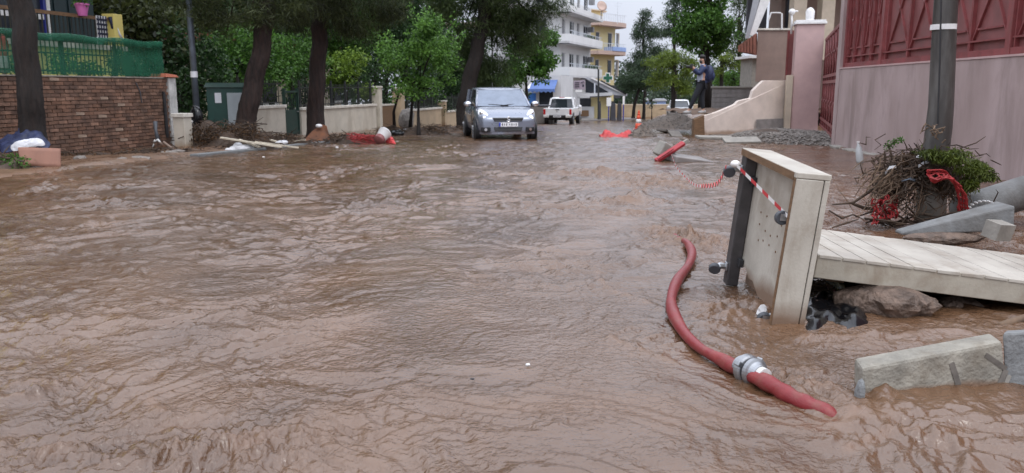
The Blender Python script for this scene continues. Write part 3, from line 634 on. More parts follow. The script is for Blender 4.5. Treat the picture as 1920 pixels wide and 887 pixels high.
# green utility cabinet
q = LP(418, 262); cb = thing('utility_cabinet', 'dark green utility cabinet with an open grey door beside the lamp pole', 'cabinet', (q.x+.25, q.y-.2, q.z), rz_-R(58))
MB().span((-.5,0,0), (.5,.45,1.42)).build('body', 'cabinet_green', cb, bevel=.01)
MB().hexa([(-.56,-.06,1.423),(.56,-.06,1.423),(.56,.5,1.423),(-.56,.5,1.423),(-.5,0,1.54),(.5,0,1.54),(.5,.44,1.54),(-.5,.44,1.54)]).build('lid', 'cabinet_green', cb)
dd = MB().span((.0,-.03,.42), (.44,-.006,1.28)).build('door', 'cabinet_grey', cb, bevel=.006); MB().box((.03,-.045,.6),(.02,.02,.1)).build('handle', 'zinc', dd)
MB().span((-.30,-.012,1.02), (-.14,-.004,1.28)).build('notice', 'paper', cb); MB().span((-.46,-.02,.2), (-.04,-.0045,1.0)).build('vent_panel', 'cabinet_green', cb)
MB().span((.0,-.02,.1), (.45,-.0045,.40)).build('lower_panel', 'shop_dark', cb)
q = G(373, 268); t_ = thing('lamp_pole', 'slim blue grey metal street pole beside the green cabinet', 'pole', (q.x, q.y, q.z-.1))
MB().tube([(0,0,0),(0,0,3),(0,0,7)], [.085,.075,.06], 14).build('shaft', 'galvanised', t_, smooth=True); MB().lathe([(.14,0),(.14,.35),(.11,.4),(.09,.42)], 14).build('base_sleeve', 'galvanised', t_)
MB().lathe([(.088,1.75),(.088,1.9)],14).build('sticker_band','paper',t_)
MB().tube([(0,0,7),(.2,-.1,7.5),(1.2,-.3,7.8)],[.05,.045,.04],8).ell((1.4,-.34,7.8),(.35,.14,.08)).build('lamp_arm','galvanised',t_,smooth=True)
# ================================================================== TREES
def trunk_path(pts, r0, r1, name, m, t, n=34, jit=.11):
    P_ = []; k = len(pts)
    for i in range(k-1):
        for j in range(12): P_.append(Vector(pts[i]).lerp(Vector(pts[i+1]), j/12.))
    P_.append(Vector(pts[-1])); N = len(P_); rad = [r0 + (r1-r0)*(i/(N-1))**.8 + (r0*.35*math.exp(-i*.4)) for i in range(N)]
    P_ = [p + Vector((math.sin(i*.55), math.cos(i*.7), 0))*r0*.08 for i, p in enumerate(P_)]
    mb = MB(); mb.tube(P_, rad, n, jit=jit); return mb
def needles(cl, per, ln, wd, droop=.5, rng=RNG):
    pos = clump_points(cl, per, rng, shell=.0); ctr = []
    d = rng.normal(size=(len(pos),3)); d[:,2] -= droop
    return leaves(pos, ln, wd/ln, rng, dirs=d, dj=.15, fold=.02)
def pine(label, base, pts, r0, r1, mbark, clumps, mleaf, per=1500, ln=.16, wd=.016, droop=.6, group=None):
    t = thing('pine_tree', label, 'tree', base, 0, group)
    mb = trunk_path(pts, r0, r1, 'trunk', mbark, t)
    top = Vector(pts[-1])
    for c, r in clumps[::max(1, len(clumps)//16)]:
        c = Vector(c); s = Vector(pts[-2]).lerp(top, random.uniform(.0,1)); mb.tube([s, s.lerp(c,.5)+Vector((0,0,.15)), c], [r1*.45, r1*.25, .012], 6)
    mb.build('trunk', mbark, t, smooth=True, world=True)
    V, F = needles(clumps, per, ln, wd, droop); leaf_obj('crown', V, F, mleaf, t)
    return t
def tree(label, base, trunks, clumps, mleaf, per=600, ls=.11, mbark='bark_dark', r0=.09, group=None, name='broadleaf_tree', asp=.6, cat='tree'):
    t = thing(name, label, cat, base, 0, group)
    mb = MB()
    for pts in trunks:
        n = len(pts); mb.tube(pts, [r0*(1-.65*i/(n-1)) for i in range(n)], 9, jit=.08)
    cs = [c for c, r in clumps]
    for c in cs[::max(1, len(cs)//10)]:
        s = Vector(random.choice(trunks)[-1]); c = Vector(c); mb.tube([s, s.lerp(c,.5)+Vector((0,0,.1)), c], [r0*.4, r0*.25, .01], 5)
    mb.build('trunk', mbark, t, smooth=True, world=True)
    V, F = leaves(clump_points(clumps, per), ls, asp); leaf_obj('crown', V, F, mleaf, t)
    return t
def pcl(lst):                                                            # clumps from (px, py, Y, rx px, ry px, depth m)
    out = []
    for px, py, Y, rx, ry, dz in lst:
        p = P(px, py, Y); s = Y/FPX; out.append((np.array(p), np.array((rx*s, dz, ry*s))))
    return out
def breakup(cl, n, k=.42, rng=RNG, shell=.35):
    out = []
    for c, r in cl: out += crown_clumps(c, r, n, rng, k, -1, shell)
    return out
# --- left pine trunk in front of the brick wall
b = G(66, 302); pts = [b+Vector((0,0,-.15)), P(58,200,b.y), P(46,60,b.y+.1), P(28,-60,b.y+.2), P(10,-260,b.y+.3), P(0,-520,b.y+.4)]
pine('thick dark pine trunk standing in front of the brick wall', b, pts, .215, .15, 'bark_dark', breakup(pcl([(-40,-330,b.y+.5,330,130,2.5),(120,-420,b.y+1,300,120,2.5),(330,-250,b.y+1.5,160,70,1.5)]), 22), 'pine_dark', 300, .17, .02)
# --- leaning pine
b = G(455, 268); pts = [b+Vector((0,0,-.15)), P(466,200,b.y), P(487,110,b.y), P(499,30,b.y), P(503,-60,b.y+.1), P(510,-220,b.y+.2), P(520,-420,b.y+.3)]
cl1 = breakup(pcl([(470,20,b.y-.4,75,40,.9),(400,30,b.y,60,50,1.),(560,10,b.y,70,45,1.),(520,-120,b.y,220,90,2),(350,-30,b.y,120,60,1.5),(640,-60,b.y,120,70,1.5)]), 18)
pine('leaning reddish pine trunk beside the green utility cabinet', b, pts, .245, .16, 'bark_red', cl1, 'pine_dark', 1500, .17, .014)
# --- upright pine
b = G(591, 262); pts = [b+Vector((0,0,-.15)), P(592,180,b.y), P(598,90,b.y), P(600,30,b.y), P(604,-60,b.y), P(610,-220,b.y+.2), P(620,-420,b.y+.2)]
cl2 = breakup(pcl([(680,40,b.y-.2,60,48,.9),(650,20,b.y-.3,70,60,1.),(720,15,b.y,55,40,1.),(640,-100,b.y,240,80,2),(560,30,b.y+.4,60,40,1)]), 18)
pine('upright dark pine trunk in front of the long cream wall', b, pts, .235, .16, 'bark_red', cl2, 'pine_dark', 1700, .18, .014, droop=1.1)
# dead brown fronds below its fork
# --- big pine behind the car, leaning right
b = G(868, 243); b = Vector((b.x, b.y+1.5, gz(b.y+1.5))); pts = [b+Vector((0,0,-.2)), P(872,190,b.y), P(888,120,b.y+.1), P(905,50,b.y+.2), P(916,-40,b.y+.4), P(925,-160,b.y+.5)]
cl3 = breakup(pcl([(905,25,b.y+.5,85,60,1.8),(960,60,b.y+.8,70,60,1.6),(880,90,b.y+.9,45,60,1.4),(1000,20,b.y+.5,75,34,1.4),(920,130,b.y+1.4,55,55,1.4),(960,-60,b.y,200,70,3),(840,0,b.y,60,60,1.5)]), 20)
pine('big dark pine leaning over the oncoming grey car', b, pts, .36, .2, 'bark_dark', cl3, 'pine_mid', 1000, .24, .024)
# --- small bright green tree with thin stems
b = G(786, 252)
cl4 = breakup(pcl([(785,95,b.y,75,62,1.7),(800,55,b.y,50,42,1.2),(745,120,b.y+.2,45,50,1.2),(830,110,b.y-.2,45,50,1.2),(780,165,b.y,60,32,1.3)]), 24, .32, shell=.15) + pcl([(852,40,b.y,7,16,.25),(846,62,b.y,9,12,.25),(864,66,b.y,10,8,.25),(858,84,b.y,12,8,.25),(872,62,b.y,6,6,.2),(770,22,b.y,9,14,.3),(800,18,b.y,8,12,.3),(728,70,b.y,12,12,.3),(716,110,b.y,12,14,.3),(740,180,b.y,12,14,.3),(822,178,b.y,12,16,.3)])
tree('small bright green tree with thin stems on the muddy pavement', b, [[G(785,254), P(784,215,b.y), P(786,165,b.y)], [P(740,250,b.y+1), P(738,210,b.y+.8), P(752,160,b.y+.3)], [P(768,250,b.y+.4), P(772,200,b.y+.2), P(775,160,b.y)]], cl4, 'leaf_bright', 800, .105, r0=.07)
# --- lemon-green garden shrub behind the long wall
b = LP(655, 240, off=-1.2); cl5 = breakup(pcl([(655,120,b.y,45,36,1),(635,155,b.y,32,26,.8),(685,170,b.y,25,20,.6),(610,170,b.y+.4,20,20,.6)]), 16)
tree('bright green garden tree overhanging the long cream wall railing', b, [[b, P(650,190,b.y), P(655,140,b.y)]], cl5, 'leaf_lime', 620, .13, r0=.06, group='garden trees behind the left walls')
# --- dark garden trees making the green background on the left
dark = [(350,150,-3.2,95,120,'leaf_dark','dark dense garden tree right behind the net fence end',.14,26), (440,120,-3.4,90,90,'leaf_mid','dark leafy garden tree above the utility cabinet',.13,22), (545,110,-2.6,75,70,'leaf_mid','leafy garden tree above the dark green gate',.13,20), (270,60,-4.5,120,110,'pine_dark','very dark tall evergreen beside the yellow house',.18,26),
        (620,60,-4.2,100,110,'leaf_mid','tall mid green tree behind the upright pine',.15,22), (720,60,-3.2,80,90,'leaf_dark','dark tall tree between the upright pine and bright tree',.15,22), (850,150,-2.0,50,70,'leaf_dark','dark tree behind the ochre walls',.16,16), (500,-20,-5.5,260,110,'leaf_dark','tall dark tree filling the sky above the leaning pine',.2,30), (170,-10,-6.5,150,90,'pine_dark','tall dark evergreen rising behind the yellow house',.2,22), (600,-10,-7.5,260,120,'leaf_dark','broad dark tree crown above the upright pine',.22,30), (400,20,-7,160,110,'leaf_dark','dark tree crown behind the lamp pole top',.2,26), (760,20,-5,110,110,'leaf_dark','dark tree behind the small bright tree',.2,24)]
for px, py, off, rx, ry, mm, lab, ls, nn in dark:
    b = LP(px, 225, off=off); cl = breakup(pcl([(px,py,b.y,rx,ry,1.9)]), nn*2, .34)
    tree(lab, b, [[b, P(px+5, 150, b.y), P(px, py+20, b.y)]], cl, mm, 430 if ls < .18 else 210, ls, r0=.14, group='garden trees behind the left walls')
for i, (px, py, rx, ry, mm, lab) in enumerate(((465,190,40,40,'leaf_dark','dark shrub behind the short cream wall railing'), (570,170,24,55,'leaf_dark','tall dark shrub behind the garden gate'), (545,160,16,50,'leaf_mid','narrow shrub spilling over the garden gate'), (700,150,60,55,'leaf_dark','dark shrub at the tall cream pillar'), (330,185,40,75,'leaf_dark','dark shrub behind the short cream post'), (800,190,70,35,'leaf_dark','dark shrub behind the ochre wall railing'))):
    b = LP(px, 235, off=-.9); cl = breakup(pcl([(px,py,b.y,rx,ry,.6)]), 18, .36)
    tree(lab, b, [[b, P(px,py+20,b.y), P(px+3,py,b.y)]], cl, mm, 500, .11, r0=.04, group='shrubs behind the left walls', name='garden_shrub', cat='shrub')
# beige house behind the gardens
a = LP(430, 200, off=-5.2); b = LP(640, 200, off=-5.2); L, rz = frame(a, b)
t_ = thing('garden_house', 'beige house wall with barred windows seen behind the garden railing', 'house', (a.x, a.y, a.z), rz)
MB().span((-1,0,0), (L,4,3.4)).build('wall', 'far_cream', t_); MB().span((-1.3,-.4,3.4), (L+.3,4.3,3.6)).build('roof', 'roof_tile', t_)
for i in range(5):
    w_ = MB().span((.3+i*2.2,-.03,1.0), (1.5+i*2.2,-.002,2.4)).build('window', 'window_dark', t_)
    MB().span((.22+i*2.2,-.06,.9), (1.58+i*2.2,-.004,.99)).build('sill', 'white_paint', w_)

# ================================================================== LEFT DEBRIS
def sticks(mb, c, r, n, ln, rad=.012, flat=.25, rng=random):
    c = Vector(c)
    for _ in range(n):
        p = c + Vector((rng.uniform(-1,1)*r[0], rng.uniform(-1,1)*r[1], rng.uniform(0,1)*r[2])); d = Vector((rng.uniform(-1,1), rng.uniform(-1,1), rng.uniform(-.2,.6)*flat*2)).normalized()*ln*rng.uniform(.4,1.1)
        k = Vector((rng.uniform(-1,1), rng.uniform(-1,1), rng.uniform(-.3,.6)))*ln*.12
        mb.tube([p-d/2, p+k, p+d/2], [rad*rng.uniform(.6,1.4), rad, rad*.4], 5)
    return mb
def heap(label, px, py, rx, ry, h, mbase='mud_pile', lf='leaf_dead', nst=40, ln=.5, per=500, ls=.09, cat='debris heap', seed=1, rad=.011, Yoff=0.):
    g = G(px, py); g = Vector((g.x, g.y+Yoff, gz(g.y+Yoff))); t = thing('debris_heap', label, cat, g, 0, 'flood debris heaps'); s = random.Random(seed)
    m = MB(); n, k = 26, 20; vs = []
    for i in range(k):
        for j in range(n):
            u, v = j/(n-1)*2-1, i/(k-1)*2-1; d = min(1, math.hypot(u, v)); z = h*(1-d*d)*(.6+.4*math.sin(u*5+seed)*math.cos(v*4+seed*2)) + s.uniform(-.03,.03)*h - .05*(d > .95); vs.append((u*rx, v*ry, z - .02))
    m.add(vs, [(i*n+j, i*n+j+1, (i+1)*n+j+1, (i+1)*n+j) for i in range(k-1) for j in range(n-1)]); m.build('mud', mbase, t, smooth=True)
    if nst: o = sticks(MB(), (0,0,h*.15), (rx*.85,ry*.8,h*.7), nst, ln, rad, .3, s).build('twigs', 'twig', t); o['kind'] = 'stuff'
    if per:
        V, F = leaves(clump_points([((s.uniform(-.7,.7)*rx, s.uniform(-.6,.6)*ry, h*.35), (rx*.4,ry*.4,h*.45)) for _ in range(9)], per*8, shell=.1), ls*.55, .6, up=0); o = finish('leaf_litter', np_mesh('leaf_litter', V, F), lf, t); o['kind'] = 'stuff'
    return t
heap('green and brown plant debris at the foot of the thick trunk', 14, 318, .45, .4, .30, lf='leaf_mid', nst=30, per=500, seed=2)
heap('brown heap of branches and leaves below the green cabinet', 392, 278, 1.1, .6, .68, nst=150, ln=.7, per=500, seed=3, Yoff=.7)
heap('muddy branch heap between the short cream post and pole', 352, 270, .5, .45, .75, nst=60, ln=.6, per=300, seed=4)
heap('dark twig heap at the short cream wall foot', 500, 268, .9, .4, .32, nst=90, ln=.6, per=200, seed=5)
heap('heap of twigs tangled in red net on the left kerb', 672, 268, .85, .45, .27, lf='leaf_dead', nst=60, ln=.5, per=350, seed=6)
heap('muddy debris heap below the small green tree', 770, 252, 1.4, .6, .3, nst=70, ln=.7, per=200, seed=7)
heap('low dark litter strip along the pavement kerb', 560, 272, 1.0, .35, .12, nst=50, ln=.5, per=120, seed=8)
heap('brown branch litter on the kerb slab by the white sheet', 470, 280, .7, .3, .16, nst=60, ln=.6, per=200, seed=31)
heap('dark wet litter between the rusty sheet and red net', 632, 266, .6, .3, .2, nst=60, ln=.5, per=200, seed=32)
heap('muddy twig pile at the ochre wall foot', 815, 247, 1.2, .5, .28, nst=60, ln=.6, per=150, seed=33)
heap('muddy leaf litter below the brick wall', 200, 292, 1.3, .3, .09, nst=40, ln=.4, per=150, seed=34)
heap('low twig litter at the foot of the brick wall end', 300, 285, .8, .3, .10, nst=40, ln=.4, per=100, seed=9)
# bags at the trunk
g = G(60, 300)
def cloth(name, label, cat, pts, m, loc, solid=.012, sub=2):
    mb = MB(); mb.loft(pts, closed=False); o = single(mb, name, m, label, cat, loc, smooth=True, sub=3)
    tx = bpy.data.textures.new('crumple', 'CLOUDS'); tx.noise_scale = .16; tx.noise_depth = 3
    md = o.modifiers.new('d', 'DISPLACE'); md.texture = tx; md.strength = .16; md.texture_coords = 'GLOBAL'
    md = o.modifiers.new('s', 'SOLIDIFY'); md.thickness = solid; return o
Yb = g.y - .55
rows = [[P(px, py, Yb + dy) for px, py in r_] for r_, dy in (([(2,262),(30,243),(58,238),(76,250),(90,268)], .25), ([(-4,275),(26,256),(56,250),(80,258),(96,272)], 0), ([(0,284),(24,268),(50,266),(72,268),(92,276)], -.15), ([(6,290),(26,280),(48,280),(66,278),(86,282)], -.2))]
cloth('dark_tarpaulin', 'crumpled dark navy tarpaulin draped round the thick trunk foot', 'tarpaulin', rows, 'cloth_navy', g)
rows = [[P(px, py, Yb - .22 + dy) for px, py in r_] for r_, dy in (([(18,274),(36,264),(58,262),(80,260)], 0.), ([(20,281),(38,271),(60,269),(84,269)], -.06), ([(28,286),(44,278),(62,276),(82,272)], -.08))]
cloth('white_sack', 'flattened white sack lying on the dark tarpaulin', 'sack', rows, 'cloth_white', g)
g = G(80, 318); Yc = g.y
cb_ = MB(); F4 = [P(42,276,Yc+.1), P(113,279,Yc+.1), P(114,315,Yc), P(48,310,Yc)]
ins = lambda u, v: F4[0].lerp(F4[1], u).lerp(F4[3].lerp(F4[2], u), v)
grid = [[ins(i/8, j/5) + Vector((0, -.12*math.exp(-i*.7) + .02*math.sin(i*1.1), 0)) for i in range(9)] for j in range(6)]
cb_.loft(grid, closed=False); single(cb_, 'cardboard_sheet', 'cardboard', 'pale terracotta coloured board standing below the dark tarpaulin', 'board', g, solid=.02, smooth=True)
# broken pipes at the wall foot
g = G(300, 284)
for i, (pp, lab) in enumerate((([(288,268),(296,262),(304,272)], 'crooked pale pipe stub at the foot of the brick wall'), ([(306,266),(318,275),(331,284)], 'straight pale pipe slanting to the mud by the brick wall'), ([(283,282),(288,272),(290,262)], 'thin upright pale stick at the brick wall foot'))):
    mb = MB().tube([P(x, y, g.y+.05*i) for x, y in pp], .028 if i < 2 else .014, 8); single(mb, 'broken_pipe', 'dirty_white', lab, 'pipe', P(*pp[0], g.y+.05*i), 'broken pipes by the brick wall', smooth=True)
mb = MB().tube([P(291,228,g.y+.7), P(292,245,g.y+.65), P(296,262,g.y+.6)], [.05,.035,.05], 8); single(mb, 'dangling_meter', 'grey_rubber', 'grey meter pipe hanging on the brick wall near its end', 'pipe', P(291,228,g.y+.7), smooth=True)
for i, (px, py, w_) in enumerate(((148,300,.12),(262,300,.25),(318,290,.22),(335,288,.16),(228,303,.1))):
    g = G(px, py); mb = MB().blob(g+Vector((0,0,.03)), (w_,.12,.06), 1, .3, i); single(mb, 'pale_stone', 'gravel_stone', ['small pale stone beside the terracotta board','flat pale stone in the puddle below the brick wall','broad pale stone at the white pier foot','pale stone lump at the short cream post','small stone in the middle of the muddy puddle'][i], 'stone', g, 'pale stones on the left pavement')
# kerb slabs: two long stones, the second displaced
for i, (a, b) in enumerate(((G(372,294), G(500,281)), (G(506,280), G(632,267)))):
    d = (b-a); L = d.length; a.z += .0
    mb = MB(); n_ = d.normalized(); s_ = Vector((-n_.y, n_.x, 0))*.2; u_ = Vector((0,0,.05)); z_ = Vector((0,0,-.12))
    mb.hexa([a+z_, b+z_, b+s_+z_, a+s_+z_, a+u_, b+u_, b+s_+u_, a+s_+u_]); single(mb, 'kerb_slab', 'slate_board', ['long grey kerb slab before the white plastic sheet','long grey kerb slab before the rusty metal sheet'][i], 'kerb', a, 'grey kerb slabs', bevel=.015)
# planks and white sheet
g = G(450, 283)
for i, (x0, y0, x1, y1, w_, lab) in enumerate(((414,258,528,276,.09,'long pale plank leaning over the white plastic sheet'), (448,262,487,276,.12,'short wide pale plank on top of the debris'), (478,266,560,277,.06,'thin pale lath lying along the kerb slab'))):
    mb = MB().bar(P(x0,y0,g.y+.15), P(x1,y1,g.y+.0+.15*i), w_, .03); single(mb, 'loose_plank', 'plank_pale', lab, 'plank', P(x0,y0,g.y+.5), 'loose planks on the left pavement')
rows = [[P(px, py, g.y + .05 + dy) for px, py in r_] for r_, dy in (([(428,276),(446,267),(462,270),(476,277)], .2), ([(420,281),(440,270),(458,274),(478,281)], .05), ([(420,284),(438,280),(458,282),(480,283)], 0))]
cloth('plastic_sheet', 'pale blue white plastic sheet crumpled below the pale planks', 'sheet', rows, 'cloth_white', g)
# rusty sheet
g = G(595, 268); Yr = g.y; mb = MB().extr([P(565,268,Yr), P(619,262,Yr+.1), P(612,236,Yr+.3), P(603,233,Yr+.35), P(585,246,Yr+.2)], (0,.03,0)); single(mb, 'rusty_sheet', 'rust_sheet', 'rust brown metal sheet leaning at the upright pine foot', 'metal sheet', g)
mb = MB().ell(P(598,236,Yr+.2), (.09,.06,.05), 8, 6); single(mb, 'white_cup', 'white_paint', 'small white cup lying on the rusty sheet top', 'cup', P(598,236,Yr+.2), smooth=True)
# red net and bucket
g = G(690, 270)
def red_net(label, pts, rad, m='net_red', name='red_net', cat='net', seed=0, nst=60, r=.007, tri=0):
    s = random.Random(seed); mb = MB(); P_ = [Vector(p) for p in pts]
    for k in range(nst):
        i = s.randrange(len(P_)-1); a = P_[i].lerp(P_[i+1], s.random()); j = min(len(P_)-2, max(0, i + s.choice((-1,0,1)))); b = P_[j].lerp(P_[j+1], s.random())
        jt = lambda: Vector((s.uniform(-1,1), s.uniform(-1,1), s.uniform(-1,1)))*rad
        a = a+jt(); b = b+jt(); mb.tube([a, (a+b)/2+jt()*.5, b], r, 4)
    o = single(mb, name, m, label, cat, P_[0]); return o
red_net('tangled red plastic net round the white bucket', [P(650,256,g.y), P(680,258,g.y), P(720,264,g.y-.1), P(738,268,g.y-.1)], .11, seed=1, nst=110, r=.007)
bk = P(715, 257, g.y-.2); t_ = thing('bucket', 'white bucket with pink lower half tipped over on the red net', 'bucket', bk)
rt = Euler((R(62), R(12), R(150))).to_matrix()
MB().lathe([(.12,-.16),(.125,-.155),(.135,-.05),(.13,-.05)], 16, rot=rt).build('lower_band', 'red_sheet', t_, smooth=True); MB().lathe([(.13,-.048),(.165,.17),(.175,.17),(.175,.19),(.15,.19),(.12,-.03)], 16, rot=rt).build('body', 'bucket_white', t_, smooth=True)
mb = MB().extr([P(722,266,g.y-.15), P(742,270,g.y-.2), P(736,258,g.y), P(726,255,g.y)], (0,.02,.01)); single(mb, 'red_board', 'red_plastic', 'flat piece of red plastic right of the white bucket', 'plastic piece', P(722,266,g.y-.15))
g = G(764, 250)
rows = [[P(px, py, g.y - .3 + dy) for px, py in r_] for r_, dy in (([(746,246),(756,240),(768,241),(778,247)], .2), ([(742,250),(752,246),(770,246),(780,251)], .0), ([(742,254),(756,252),(768,252),(782,254)], -.05))]
cloth('white_cloth', 'white cloth bundle in the debris below the green tree', 'cloth', rows, 'cloth_white', g)
mb = MB().blob(P(762,226,g.y+.3), (.32,.25,.36), 2, .4, 5); single(mb, 'stone_lump', 'gravel_stone', 'rough pale rubble lump on the debris below the green tree', 'rubble', P(762,240,g.y+.3))
mb = MB().bar(G(735,262), G(800,262), .12, .03); single(mb, 'flat_lath', 'twig', 'dark flat lath lying in the mud before the white cloth', 'plank', G(735,262))
mb = MB().ell(G(632,278)+Vector((0,0,.02)), (.035,.03,.018), 8, 5); single(mb, 'white_litter', 'white_paint', 'small white litter piece floating off the kerb end', 'litter', G(632,278))
mb = MB().ell(P(494,295,G(494,295).y), (.03,.025,.015), 8, 5); single(mb, 'pale_litter', 'white_paint', 'small pale litter piece in the mud below the plank tips', 'litter', G(494,295))

# more flood debris along the left kerb
def bag(px, py, Y, r, m, lab, seed, cat='bag', name='rubbish_bag'):
    p = P(px, py, Y); mb = MB().blob(p, r, 3, .45, seed); single(mb, name, m, lab, cat, (p.x, p.y, p.z-r[2]*.8), smooth=True)
g = G(362, 272)
bag(364, 232, g.y-.1, (.16,.14,.28), 'black_plastic', 'limp black bag hanging between the short cream post and pole', 51)
for k in range(3):
    mb = MB().box(P(357+k*1.4, 226+k*6, g.y-.32), (.13,.02,.035), (0,.5,0)); single(mb, 'reflective_strip', 'tape_white', ['top pale strip on the limp black bag','middle pale strip on the limp black bag','lowest pale strip on the limp black bag'][k], 'strip', P(357+k*1.4, 226+k*6, g.y-.32), 'pale strips on the black bag')
g = G(565, 270)
for i, (x0,y0,x1,y1,w_,m,lab) in enumerate(((538,268,572,262,.10,'plank_pale','pale board end below the dark green gate'), (640,262,668,256,.08,'twig_pale','weathered stick propped before the red net'), (506,262,534,270,.07,'plank_pale','short pale lath at the short cream wall foot'), (425,252,452,262,.06,'twig_pale','bent brown branch over the debris by the cabinet'), (570,258,600,252,.05,'twig','dark branch across the rusty sheet foot'))):
    Y = G((x0+x1)/2, max(y0,y1)+3).y; mb = MB().bar(P(x0,y0,Y+.1), P(x1,y1,Y), w_, .03); single(mb, 'debris_board', m, lab, 'board', P(x0,y0,Y+.1), 'boards in the left debris')
bag(528, 268, G(528,273).y, (.16,.12,.07), 'cloth_white', 'small crumpled white bag by the short cream wall', 52)
bag(652, 262, G(652,268).y, (.2,.15,.10), 'mud_pile', 'muddy bundle at the left end of the red net', 53, 'bundle', 'muddy_bundle')
bag(742, 250, G(742,254).y, (.22,.18,.14), 'black_plastic', 'dark bag beside the white cloth bundle', 54)
# ================================================================== CARS
def wheel(t, x, y, r, w, rimm='aluminium', spokes=5, name='wheel'):
    sx = 1 if x > 0 else -1; e = bpy.data.objects.new(name, None)
    rot = Euler((0, math.pi/2*sx, 0)).to_matrix()
    o = MB().lathe([(r*.62,-w/2),(r*.93,-w/2),(r,-w*.38),(r,w*.38),(r*.93,w/2),(r*.62,w/2)], 24, rot=rot).build('wheel', 'black_rubber', t, smooth=False); o.location = (x, y, r)
    rim = MB().lathe([(r*.6,-w*.3),(r*.63,w*.52),(r*.56,w*.53),(r*.52,w*.35),(r*.1,w*.4)], 20, rot=rot).build('rim', rimm, o, smooth=False)
    m = MB()
    for k in range(spokes):
        a = 2*math.pi*k/spokes; m.bar(rot @ Vector((0,0,w*.45)), rot @ Vector((math.cos(a)*r*.58, math.sin(a)*r*.58, w*.47)), .06, .03)
    m.build('spokes', rimm, o); return o
def mirror_pts(prof, y): return [(x, y, z) for x, z in prof] + [(-x, y, z) for x, z in reversed(prof) if abs(x) > 1e-6]
def body_loft(st):
    secs = []
    for y, w_, zs, zb, zt_ in st:
        prof = [(0,zs),(w_*.84,zs),(w_*.965,zs+.10),(w_,(zs+zb)/2+.02),(w_*.975,zb),(w_*.82,zt_-.008),(w_*.4,zt_),(0,zt_)]
        secs.append(mirror_pts(prof, y))
    return secs
# ---- grey hatchback facing the camera
g = G(952, 262); car = thing('hatchback_car', 'blue grey hatchback driving towards the camera through the flood', 'car', (g.x-.30, g.y+1.85, g.z-.10), math.pi + R(9.5), scale=1.04)
# local axes: +y is the car's front after the half turn
st = [(-1.84,.66,.36,.80,.92),(-1.78,.78,.28,.92,1.0),(-1.4,.83,.22,.96,1.0),(-.4,.845,.2,.95,.98),(.5,.845,.2,.94,.975),(.86,.845,.2,.93,.985),(1.2,.84,.2,.89,.945),(1.5,.825,.21,.82,.865),(1.68,.78,.22,.74,.79),(1.79,.70,.24,.66,.70),(1.84,.58,.28,.58,.62)]
MB().loft(body_loft(st)).build('body', 'swift_paint', car, smooth=True, sub=2)
# greenhouse
def ring(y0, y1, hw0, hw1, z):
    return [(-hw0, y0, z), (-hw0*.55, y0+.045, z), (hw0*.55, y0+.045, z), (hw0, y0, z), (hw0+.02, (y0+y1)/2, z), (hw1, y1, z), (hw1*.5, y1-.05, z), (-hw1*.5, y1-.05, z), (-hw1, y1, z), (-hw0-.02, (y0+y1)/2, z)]
MB().loft([ring(.93,-1.72,.74,.70,.955), ring(.62,-1.68,.70,.67,1.15), ring(.30,-1.60,.645,.62,1.36), ring(.20,-1.56,.62,.6,1.405)]).build('side_windows', 'car_glass', car, smooth=False)
rf = MB().loft([ring(.23,-1.60,.63,.61,1.40), ring(.18,-1.58,.64,.61,1.435), ring(.05,-1.5,.58,.55,1.468), ring(-.3,-1.2,.35,.33,1.485)]).build('roof', 'swift_paint', car, smooth=True); MB().tube([(0,-1.1,1.48),(0,-1.2,1.62)], .008, 6).build('aerial', 'car_black', rf)
wsx = [-.72,-.36,0,.36,.72]; sec = []
for y, z, k in ((.985,.97,.99),(.80,1.09,.955),(.57,1.23,.915),(.36,1.355,.875),(.255,1.405,.86)): sec.append([(x*k, y + .05*(1-(x/.72)**2), z) for x in wsx])
ws = MB().loft(sec, closed=False).build('windscreen', 'screen_glass', car, smooth=True)
